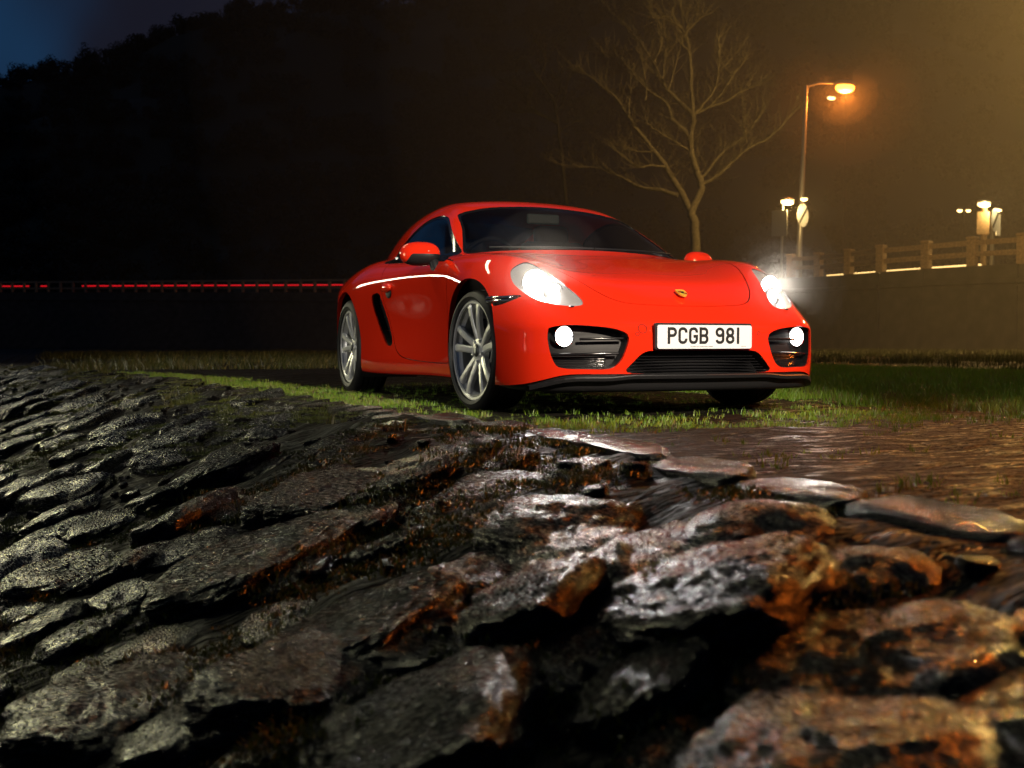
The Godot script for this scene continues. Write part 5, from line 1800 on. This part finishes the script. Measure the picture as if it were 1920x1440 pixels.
func bare_tree(called: String, label: String, limbs: Array, r0: float, seed_: int, bark: Material) -> void:
	var r := RandomNumberGenerator.new()
	r.seed = seed_
	var foot: Vector3 = limbs[0][0]
	foot.y = -0.2
	var t := thing(called, label, "tree", foot)
	var twigs := Soup.new()
	for i in limbs.size():
		var src: Array = limbs[i]
		var pts := PackedVector3Array()
		var rad := PackedFloat32Array()
		var n := src.size()
		for j in n - 1:
			for q in 3:
				var a: Vector3 = src[maxi(j - 1, 0)]
				var b: Vector3 = src[j]
				var c: Vector3 = src[j + 1]
				var d: Vector3 = src[mini(j + 2, n - 1)]
				var p := b.cubic_interpolate(c, a, d, q / 3.0) - foot
				pts.append(p + Vector3(r.randf_range(-1, 1), r.randf_range(-1, 1), r.randf_range(-1, 1)) * 0.018)
		pts.append(src[n - 1] - foot)
		if i == 0:
			pts[0].y = 0.0
		var length := 0.0
		for j in pts.size() - 1:
			length += pts[j].distance_to(pts[j + 1])
		var rs := r0 if i == 0 else minf(r0 * 0.62, 0.018 * length + 0.012)
		for j in pts.size():
			var u := float(j) / (pts.size() - 1)
			rad.append(lerpf(rs, 0.012, pow(u, 0.75)) * (1.25 if i == 0 and j < 2 else 1.0))
		put("trunk" if i == 0 else "branch", tube(pts, rad, 8 if i < 3 else 6).mesh(), bark, t)
		# side twigs
		for j in range(2, pts.size()):
			if i == 0 and j < 20:
				continue
			for q in 5:
				if r.randf() < 0.25:
					continue
				var dirn := (pts[j] - pts[j - 1]).normalized()
				var w := (dirn * 0.7 + Vector3(r.randf_range(-1, 1), r.randf_range(-0.2, 1), r.randf_range(-1, 1)) * 0.9).normalized()
				var p := pts[j]
				var l := r.randf_range(0.3, 1.15)
				var tp := PackedVector3Array([p])
				for e in 4:
					w = (w + Vector3(r.randf_range(-1, 1), r.randf_range(-0.3, 0.8), r.randf_range(-1, 1)) * 0.28).normalized()
					p += w * l * 0.25
					tp.append(p)
				twigs.add(tube(tp, PackedFloat32Array([0.011, 0.009, 0.007, 0.005, 0.003]), 4, false))
				if r.randf() < 0.6:
					var w2 := (w + Vector3(r.randf_range(-1, 1), r.randf_range(-0.2, 1), r.randf_range(-1, 1))).normalized()
					twigs.add(tube(PackedVector3Array([tp[2], tp[2] + w2 * l * 0.3, tp[2] + (w2 + Vector3.UP * 0.3) * l * 0.5]), PackedFloat32Array([0.006, 0.005, 0.003]), 4, false))
	put("crown", twigs.mesh(), bark, t)

func make_trees() -> void:
	var oak := [
		[Vector3(-26.44, 0.14, -16.86), Vector3(-26.49, 1.66, -16.89), Vector3(-26.55, 3.29, -16.9), Vector3(-26.61, 4.29, -16.86), Vector3(-26.65, 4.64, -16.79), Vector3(-26.57, 5.22, -17.04), Vector3(-26.56, 5.51, -17.1), Vector3(-26.63, 5.98, -16.97), Vector3(-26.7, 6.45, -16.84), Vector3(-26.75, 7.03, -16.79), Vector3(-26.73, 7.5, -16.88), Vector3(-26.74, 7.85, -16.89), Vector3(-26.8, 8.78, -16.85), Vector3(-26.86, 9.84, -16.81), Vector3(-26.95, 10.54, -16.66), Vector3(-27.09, 10.83, -16.34), Vector3(-27.21, 11.06, -16.07), Vector3(-27.32, 11, -15.8), Vector3(-27.42, 11.35, -15.59)],
		[Vector3(-26.65, 4.64, -16.79), Vector3(-26.83, 5.28, -16.49), Vector3(-27.04, 5.99, -16.13), Vector3(-27.24, 6.58, -15.77), Vector3(-27.49, 7.23, -15.31), Vector3(-27.69, 7.82, -14.95), Vector3(-27.89, 8.47, -14.6), Vector3(-28.05, 8.71, -14.28), Vector3(-28.26, 9.12, -13.86), Vector3(-28.46, 9.3, -13.44)],
		[Vector3(-26.84, 5.16, -16.39), Vector3(-27.13, 5.35, -15.92), Vector3(-27.5, 5.48, -15.32), Vector3(-27.82, 5.79, -14.83), Vector3(-28.13, 6.07, -14.33), Vector3(-28.44, 6.17, -13.83), Vector3(-28.87, 6.25, -13.11)],
		[Vector3(-26.55, 5.51, -17.12), Vector3(-26.31, 5.79, -17.51), Vector3(-26.04, 6.24, -17.95), Vector3(-25.8, 6.63, -18.33), Vector3(-25.5, 6.91, -18.82), Vector3(-25.24, 7.29, -19.24), Vector3(-24.96, 7.9, -19.66)],
		[Vector3(-26.58, 5.69, -17.07), Vector3(-26.4, 6.33, -17.57), Vector3(-26.31, 6.68, -17.85), Vector3(-26.14, 6.98, -18.29), Vector3(-25.99, 7.5, -18.73), Vector3(-25.89, 7.97, -19.01)],
		[Vector3(-26.75, 7.85, -16.88), Vector3(-27.04, 8.23, -16.59), Vector3(-27.35, 8.68, -16.3), Vector3(-27.63, 9.25, -16.12), Vector3(-27.92, 9.88, -15.94), Vector3(-28.32, 10.6, -15.62), Vector3(-28.56, 10.99, -15.41), Vector3(-28.96, 11.53, -15.01)],
		[Vector3(-26.74, 7.03, -16.81), Vector3(-26.97, 7.41, -16.62), Vector3(-27.22, 7.72, -16.37), Vector3(-27.45, 8.29, -16.29), Vector3(-27.82, 8.68, -15.89), Vector3(-28.18, 9.2, -15.55), Vector3(-28.57, 9.84, -15.22), Vector3(-28.96, 10.07, -14.74)],
		[Vector3(-26.74, 7.79, -16.88), Vector3(-26.5, 8.17, -17.14), Vector3(-26.25, 8.6, -17.38), Vector3(-26.09, 9.14, -17.41), Vector3(-25.98, 9.63, -17.37), Vector3(-25.86, 10.16, -17.29)],
		[Vector3(-26.73, 7.85, -16.91), Vector3(-26.45, 8.06, -17.31), Vector3(-26.2, 8.5, -17.63), Vector3(-25.98, 8.99, -17.88), Vector3(-25.72, 9.48, -18.19)],
		[Vector3(-26.68, 7.94, -17.05), Vector3(-26.1, 8.2, -17.7), Vector3(-25.79, 8.45, -18.03), Vector3(-25.52, 8.59, -18.33), Vector3(-25.33, 8.62, -18.54)],
		[Vector3(-26.86, 9.84, -16.81), Vector3(-26.95, 10.24, -16.56), Vector3(-26.87, 10.58, -16.74), Vector3(-26.92, 11.05, -16.63), Vector3(-26.96, 11.39, -16.52)],
		[Vector3(-26.91, 10.59, -16.76), Vector3(-26.64, 10.9, -17.01), Vector3(-26.52, 10.99, -17.13)],
		[Vector3(-27.08, 8.67, -16.14), Vector3(-27, 9.36, -16.36), Vector3(-26.94, 10.12, -16.52)],
		[Vector3(-27.16, 9.02, -15.99), Vector3(-27.22, 9.68, -16.08), Vector3(-27.27, 10.4, -16.24)],
		[Vector3(-27.29, 9.54, -15.72), Vector3(-27.14, 10.05, -15.9), Vector3(-27.08, 10.6, -15.86)],
		[Vector3(-27.55, 7.85, -14.94), Vector3(-27.61, 8.33, -14.98), Vector3(-27.73, 9.29, -15.1)],
		[Vector3(-27.36, 8.32, -15.44), Vector3(-27.39, 8.79, -15.48), Vector3(-27.57, 9.86, -15.34)],
		[Vector3(-27.04, 6.1, -16), Vector3(-27.08, 6.13, -15.49), Vector3(-27.11, 6.05, -15.11), Vector3(-27.12, 6.21, -14.79), Vector3(-27.14, 6.52, -14.27)],
		[Vector3(-27.19, 6.62, -15.68), Vector3(-27.41, 6.63, -15.21), Vector3(-27.69, 6.81, -14.63)],
		[Vector3(-26.73, 6.62, -16.8), Vector3(-26.85, 6.9, -16.28), Vector3(-26.98, 7.23, -15.69), Vector3(-27.06, 7.5, -15.33)],
		[Vector3(-26.01, 6.71, -18.54), Vector3(-26.05, 7.26, -18.43), Vector3(-26.06, 7.78, -18.36)],
		[Vector3(-26.47, 9.25, -17.67), Vector3(-26.3, 9.53, -17.95), Vector3(-26.14, 9.86, -18.19)],
	]
	var ash := [
		[Vector3(-36.13, 0.08, -16.99), Vector3(-36.29, 3.42, -16.94), Vector3(-36.46, 6.33, -16.81), Vector3(-36.62, 8.51, -16.64), Vector3(-36.77, 10.18, -16.43), Vector3(-37.04, 11.12, -15.88), Vector3(-37.29, 11.92, -15.35), Vector3(-37.41, 11.77, -15.05), Vector3(-37.39, 11.12, -15.04)],
		[Vector3(-37.04, 11.12, -15.88), Vector3(-37.05, 11.87, -16.2), Vector3(-37.24, 12.48, -16.04), Vector3(-37.37, 12.71, -15.86)],
		[Vector3(-36.75, 9.96, -16.46), Vector3(-36.66, 10.82, -16.66), Vector3(-36.66, 11.32, -16.66)],
		[Vector3(-36.73, 9.67, -16.49), Vector3(-36.48, 10.21, -16.74), Vector3(-36.28, 10.9, -16.8)],
		[Vector3(-36.7, 9.31, -16.52), Vector3(-37.18, 9.97, -15.54), Vector3(-37.25, 10.26, -15.41), Vector3(-37.46, 10.77, -15.03), Vector3(-37.67, 11, -14.57)],
		[Vector3(-36.65, 8.94, -16.62), Vector3(-36.57, 9.33, -17.18), Vector3(-36.48, 9.46, -17.63), Vector3(-36.42, 9.73, -18.08)],
		[Vector3(-36.67, 9.23, -16.59), Vector3(-36.93, 9.71, -15.59), Vector3(-37.12, 9.69, -14.89), Vector3(-37.29, 9.89, -14.25)],
	]
	bare_tree("bare_tree", "forked leafless tree rising behind the far front wing of the car", oak, 0.2, 4, M.bark)
	bare_tree("bare_tree", "leafless tree above the car roof, its bark darkened to look dimly lit", ash, 0.12, 8, M.bark_dimmed)

func crown_mesh(seed_: int) -> ArrayMesh:
	var r := RandomNumberGenerator.new()
	r.seed = seed_
	var s := Soup.new()
	var lobes := []
	for k in 9:
		lobes.append([Vector3(r.randf_range(-0.6, 0.6), r.randf_range(0.25, 0.95), r.randf_range(-0.6, 0.6)), r.randf_range(0.22, 0.42)])
	for k in 700:
		var lb: Array = lobes[r.randi() % 9]
		var d := Vector3(r.randfn(), r.randfn(), r.randfn()).normalized()
		var p: Vector3 = lb[0] + d * lb[1] * pow(r.randf(), 0.35)
		var a := Vector3(r.randfn(), r.randfn(), r.randfn()).normalized() * 0.05
		var b := d.cross(a).normalized() * 0.045
		var i0 := s.vert(p - a, d)
		var i1 := s.vert(p + b, d)
		var i2 := s.vert(p + a, d)
		var i3 := s.vert(p - b, d)
		s.quad(i0, i1, i2, i3)
	return s.mesh()

var c_ridge: Curve1

func hill_y(lat: float, depth: float) -> float:
	var top := c_ridge.at(lat * 260.0 / maxf(depth, 120.0) if depth < 260.0 else lat)
	var u := clampf((depth - 118.0) / 142.0, 0.0, 1.3)
	var y := 3.0 + (top - 3.0) * (0.25 * u + 0.75 * smoothstep(0.0, 1.05, u))
	return y + n_ground.get_noise_2d(lat * 0.02, depth * 0.02) * 7.0 * smoothstep(0.0, 0.3, u) * (1.0 - 0.75 * smoothstep(0.8, 1.0, u))

func make_hill() -> void:
	c_ridge = Curve1.new([-400.0, -204.0, -155.0, -118.0, -110.0, -98.0, -86.0, -76.0, -66.0, -59.0, -44.0, -24.0, 5.0, 54.0, 116.0, 165.0, 240.0, 400.0], [45.0, 52.0, 54.0, 57.0, 59.5, 62.5, 65.5, 69.0, 71.5, 73.0, 75.5, 78.0, 82.0, 85.0, 84.0, 79.0, 69.0, 50.0], 6.0, 1)
	var s := Soup.new()
	var nl := 110
	var nd := 42
	for i in nl + 1:
		for j in nd + 1:
			var lat := lerpf(-400.0, 400.0, float(i) / nl)
			var dep := lerpf(112.0, 330.0, float(j) / nd)
			var p := EYE + AHEAD * dep + ASIDE * lat
			p.y = hill_y(lat, dep) - (6.0 if j == 0 else 0.0)
			s.vert(p, Vector3.ZERO)
	for i in nl + 1:
		for j in nd + 1:
			var k := i * (nd + 1) + j
			var dx := s.v[mini(i + 1, nl) * (nd + 1) + j] - s.v[maxi(i - 1, 0) * (nd + 1) + j]
			var dz := s.v[i * (nd + 1) + mini(j + 1, nd)] - s.v[i * (nd + 1) + maxi(j - 1, 0)]
			s.n[k] = dx.cross(dz).normalized()
			if s.n[k].y < 0.0: s.n[k] = -s.n[k]
	for i in nl:
		for j in nd:
			var k := i * (nd + 1) + j
			s.quad(k, k + 1, k + nd + 2, k + nd + 1)
	tag(put("hillside", s.mesh(), M.hill), "steep dark wooded hill closing the view", "", "", "structure")
	rng.seed = 31
	var crowns := []
	for k in 4:
		crowns.append(crown_mesh(50 + k))
	var trunk := tube(PackedVector3Array([Vector3(0, -0.3, 0), Vector3(0, 0.6, 0)]), PackedFloat32Array([0.06, 0.03]), 6).mesh()
	var n := 0
	var lat := -117.0
	var proto := []
	for k in 4:
		var o := Node3D.new()
		put("trunk", trunk, M.bark, o)
		put("crown", crowns[k], M.leaf_dark, o)
		proto.append(o)
	while lat < -30.0:
		var dep := rng.randf_range(252.0, 262.0)
		var sz := rng.randf_range(2.2, 4.2)
		if lat > -70.0 and lat < -60.0:
			sz = rng.randf_range(4.0, 5.5)
		var o: Node3D = proto[rng.randi() % 4].duplicate()
		o.name = numbered("ridge_tree")
		add_child(o)
		var p := EYE + AHEAD * dep + ASIDE * lat
		p.y = hill_y(lat, dep) - 0.3
		o.transform = Transform3D(Basis(Vector3.UP, rng.randf() * TAU).scaled(Vector3(sz, sz * rng.randf_range(0.8, 1.25), sz)), p)
		var nth := n + 1
		var end: String = "th" if nth / 10 == 1 or nth % 10 > 3 or nth % 10 == 0 else ["th", "st", "nd", "rd"][nth % 10]
		tag(o, "dark skyline tree, %d%s from the left along the hill ridge" % [nth, end], "tree", "trees on the skyline")
		lat += sz * rng.randf_range(0.55, 0.95)
		n += 1
	for o in proto:
		o.free()
	print("ridge trees ", n)
	var places := []
	var tints := []
	for k in 1500:
		var dep := rng.randf_range(125.0, 256.0)
		var la := rng.randf_range(-0.62, 0.62) * dep
		var p := EYE + AHEAD * dep + ASIDE * la
		p.y = hill_y(la, dep) - 0.3
		var sz := rng.randf_range(2.2, 4.5)
		places.append(Transform3D(Basis(Vector3.UP, rng.randf() * TAU).scaled(Vector3(sz, sz, sz)), p))
		tints.append(Color(1, 1, 1))
	var mm := MultiMesh.new()
	mm.transform_format = MultiMesh.TRANSFORM_3D
	mm.mesh = crowns[0]
	mm.instance_count = places.size()
	for k in places.size():
		mm.set_instance_transform(k, places[k])
	var mi := MultiMeshInstance3D.new()
	mi.name = "woodland"
	mi.multimesh = mm
	mi.material_override = M.leaf_dark
	add_child(mi)
	tag(mi, "dark woodland covering the hillside", "woodland", "", "stuff")

# ---------------------------------------------------------------- photographer's lamps and an added wheel spot, outside the picture
func wheel_spot() -> void:  # lamp added to brighten the wheels
	var at := Vector3(-0.7, 0.42, 6.0)
	var t := thing("added_wheel_spotlight", "added spotlight on a low stand left of the picture, brightening the wheels", "studio lamp", Vector3(at.x, ground_y(at.x, at.z), at.z))
	var d := (Vector3(-1.25, 0.46, 0.9) - at).normalized()
	var b := Basis.looking_at(d, Vector3.UP)
	var off := at - t.position
	put("hood", lathe(PackedVector2Array([Vector2(0.12, 0.3), Vector2(0.14, 0.06), Vector2(0.15, 0.0), Vector2(0.14, 0.0), Vector2(0.12, 0.06)]), 24, 0.4).mesh(), M.stand_black, t, Transform3D(b * Basis(Vector3.UP, PI), off + d * 0.04))
	put("lamp_glass", lathe(PackedVector2Array([Vector2(0.11, 0.0), Vector2(0.0, 0.02)]), 24).mesh(), M.lamp_panel, t, Transform3D(b * Basis(Vector3.UP, PI), off - d * 0.12))
	put("stand", tube(PackedVector3Array([Vector3(0, 0, 0), off + Vector3(0, -0.14, 0) - d * 0.1]), PackedFloat32Array([0.025, 0.02]), 8).mesh(), M.stand_black, t)
	var l := SpotLight3D.new()
	l.name = "side_light"
	l.light_color = Color(1.0, 0.97, 0.9)
	l.light_energy = 7.0
	l.light_size = 0.12
	l.spot_angle = 21.0
	l.spot_angle_attenuation = 0.5
	l.spot_range = 40.0
	l.shadow_enabled = true
	t.add_child(l)
	l.transform = Transform3D(b, off + d * 0.06)

func far_softbox() -> void:
	var t := thing("far_flood_lamp", "broad lamp on a stand far behind the car at the left", "studio lamp", Vector3(-14.5, ground_y(-14.5, 6.6), 6.6))
	var at := Vector3(0, 3.2, 0)
	var face := (Vector3(1.2, 0.1, 1.7) - t.position - at).normalized()
	var bx := Vector3.UP.cross(face).normalized()
	var b := Basis(bx, face.cross(bx), face)
	put("box", box_soup(Vector3(1.2, 1.2, 0.2), 0.04, Transform3D(b, at - face * 0.13)).mesh(), M.stand_black, t)
	put("lamp_panel", box_soup(Vector3(1.1, 1.1, 0.01), 0.0, Transform3D(b, at - face * 0.015)).mesh(), M.lamp_panel, t)
	put("stand", tube(PackedVector3Array([Vector3(0, 0.0, 0) - face * 0.2, at - face * 0.2]), PackedFloat32Array([0.03, 0.025]), 8).mesh(), M.stand_black, t)
	var l := SpotLight3D.new()
	l.name = "far_spot_light"
	l.light_color = Color(1.0, 0.98, 0.74)
	l.light_energy = 27.0
	l.light_size = 0.55
	l.spot_angle = 11.0
	l.spot_angle_attenuation = 0.75
	l.spot_range = 60.0
	l.shadow_enabled = true
	t.add_child(l)
	l.transform = Transform3D(Basis.looking_at(face, Vector3.UP), at + face * 0.6)

func far_strip() -> void:
	var t := thing("far_strip_softbox", "very long strip softbox on stands far left behind the car", "studio lamp", Vector3(-13.5, ground_y(-13.5, 6.8), 6.8))
	var at := Vector3(0, 2.7 - t.position.y, 0)
	var face := (Vector3(-0.8, 0.7, 0.9) - t.position - at).normalized()
	var bx := Vector3.UP.cross(face).normalized()
	var b := Basis(bx, face.cross(bx), face)
	put("box", box_soup(Vector3(5.6, 0.55, 0.2), 0.04, Transform3D(b, at - face * 0.13)).mesh(), M.stand_black, t)
	put("lamp_panel", box_soup(Vector3(5.5, 0.45, 0.01), 0.0, Transform3D(b, at - face * 0.015)).mesh(), M.lamp_panel, t)
	for sx in [-2.4, 2.4]:
		put("stand", tube(PackedVector3Array([b.x * sx + Vector3(0, -0.3, 0) - face * 0.25, b.x * sx + at - face * 0.25]), PackedFloat32Array([0.03, 0.025]), 8).mesh(), M.stand_black, t)
	var l := AreaLight3D.new()
	l.name = "far_strip_light"
	l.area_size = Vector2(5.5, 0.45)
	l.light_color = Color(1.0, 0.97, 0.84)
	l.light_energy = 14.0
	l.shadow_enabled = true
	t.add_child(l)
	l.transform = Transform3D(Basis(-b.x, b.y, -b.z), at + face * 0.02)

func boom_light() -> void:
	var t := thing("boom_softbox", "softbox on a high boom above and behind the car", "studio lamp", Vector3(-5.2, 0.0, 3.4))
	var at := Vector3(0.9, 4.6, -0.6)
	var face := Vector3(0.80, -0.58, -0.06).normalized()
	var bx := Vector3.UP.cross(face).normalized()
	var b := Basis(bx, face.cross(bx), face)
	put("box", box_soup(Vector3(2.9, 0.36, 0.2), 0.04, Transform3D(b, at - face * 0.13)).mesh(), M.stand_black, t)
	put("lamp_panel", box_soup(Vector3(2.8, 0.28, 0.01), 0.0, Transform3D(b, at - face * 0.015)).mesh(), M.lamp_panel, t)
	put("stand", tube(PackedVector3Array([Vector3(0, 0.0, 0), Vector3(0, 5.2, 0)]), PackedFloat32Array([0.03, 0.025]), 8).mesh(), M.stand_black, t)
	put("boom", tube(PackedVector3Array([Vector3(-0.5, 5.35, 0.35), Vector3(0, 5.15, 0), at - face * 0.2]), PackedFloat32Array([0.02, 0.02, 0.02]), 6).mesh(), M.stand_black, t)
	var l := AreaLight3D.new()
	l.name = "boom_area_light"
	l.area_size = Vector2(2.8, 0.28)
	l.light_color = Color(1.0, 0.98, 0.80)
	l.light_energy = 5.5
	l.shadow_enabled = true
	t.add_child(l)
	l.transform = Transform3D(Basis(-b.x, b.y, -b.z), at + face * 0.02)

func key_lamp() -> void:
	var at := Vector3(8.2, 3.9, 0.6)
	var aim := Vector3(-0.6, 0.9, 0.05)
	var t := thing("key_spotlight", "hooded spotlight on a tall stand behind the camera", "studio lamp", Vector3(at.x, ground_y(at.x, at.z), at.z))
	var d := (aim - at).normalized()
	var b := Basis.looking_at(d, Vector3.UP)
	var off := at - t.position
	put("hood", lathe(PackedVector2Array([Vector2(0.2, 0.5), Vector2(0.24, 0.1), Vector2(0.26, 0.0), Vector2(0.25, 0.0), Vector2(0.22, 0.1)]), 24, 0.4).mesh(), M.stand_black, t, Transform3D(b * Basis(Vector3.UP, PI), off + d * 0.05))
	put("lamp_glass", lathe(PackedVector2Array([Vector2(0.2, 0.0), Vector2(0.0, 0.03)]), 24).mesh(), M.lamp_panel, t, Transform3D(b * Basis(Vector3.UP, PI), off - d * 0.3))
	put("stand", tube(PackedVector3Array([Vector3(0, 0, 0), off + Vector3(0, -0.25, 0) - d * 0.25]), PackedFloat32Array([0.03, 0.02]), 8).mesh(), M.stand_black, t)
	var l := SpotLight3D.new()
	l.name = "key_light"
	l.light_color = Color(1.0, 0.93, 0.84)
	l.light_energy = 150.0
	l.light_size = 0.2
	l.spot_angle = 13.6
	l.spot_angle_attenuation = 0.5
	l.spot_range = 60.0
	l.shadow_enabled = true
	t.add_child(l)
	l.transform = Transform3D(b, off + d * 0.1)

func night_sky() -> ImageTexture:
	var im := Image.create(512, 256, false, Image.FORMAT_RGBF)
	var nz := FastNoiseLite.new()
	nz.seed = 12
	nz.frequency = 1.0
	nz.fractal_octaves = 4
	# slide the cloud field until a gap stands over the left end of the hill
	var gap := Vector3(-0.972, 0.234, 0.014)
	var shut := Vector3(-0.9595, 0.267, -0.09)
	var best := -9.0
	var off := Vector3.ZERO
	for k in 400:
		var o := Vector3(sin(k * 1.7) * 40.0, k * 0.37, cos(k * 2.3) * 40.0)
		var v := nz.get_noise_3dv(gap * 3.0 + o) - nz.get_noise_3dv(shut * 3.0 + o)
		if v > best:
			best = v
			off = o
	var hi := nz.get_noise_3dv(gap * 3.0 + off)
	var lo := nz.get_noise_3dv(shut * 3.0 + off)
	for y in 256:
		var el := PI * (0.5 - (y + 0.5) / 256.0)
		for x in 512:
			var az := TAU * ((x + 0.5) / 512.0 - 0.5)
			var d := Vector3(cos(el) * sin(az), sin(el), -cos(el) * cos(az))
			var v := smoothstep(lo, hi, nz.get_noise_3dv(d * 3.0 + off))
			var c := Vector3(0.008, 0.0085, 0.016).lerp(Vector3(0.008, 0.034, 0.085), v)
			if el < 0.0:
				c = Vector3(0.006, 0.007, 0.012)
			im.set_pixel(x, y, Color(c.x, c.y, c.z))
	return ImageTexture.create_from_image(im)

func _ready() -> void:
	var cam := Camera3D.new()
	cam.name = "camera"
	add_child(cam)
	cam.look_at_from_position(EYE, EYE + Vector3(-0.9232, -0.03782, -0.3822), Vector3.UP)
	var lens := CameraAttributesPhysical.new()
	lens.frustum_focal_length = 35.168   # 24 mm high sensor: 37.7 degrees
	lens.frustum_focus_distance = 6.0
	lens.frustum_near = 0.05
	lens.frustum_far = 2000.0
	lens.exposure_aperture = 3.6
	cam.attributes = lens
	cam.current = true
	var we := WorldEnvironment.new()
	we.name = "environment"
	var e := Environment.new()
	e.background_mode = Environment.BG_SKY
	e.tonemap_mode = Environment.TONE_MAPPER_LINEAR
	e.tonemap_exposure = 1.0
	e.sdfgi_enabled = true
	e.ssao_enabled = true
	e.ssil_enabled = true
	var sky := Sky.new()
	var pm := PanoramaSkyMaterial.new()
	pm.panorama = night_sky()
	sky.sky_material = pm
	e.sky = sky
	e.volumetric_fog_enabled = true
	e.volumetric_fog_density = 0.0
	we.environment = e
	add_child(we)
	print("fov ", cam.fov)
	make_materials()
	ground_tables()
	wheel_spot()
	far_softbox()
	far_strip()
	boom_light()
	key_lamp()
	make_ground()
	make_stones()
	make_hill()
	make_road()
	make_lamps()
	make_signs()
	make_trees()
	make_glow_haze()
	make_car()
	make_grass()
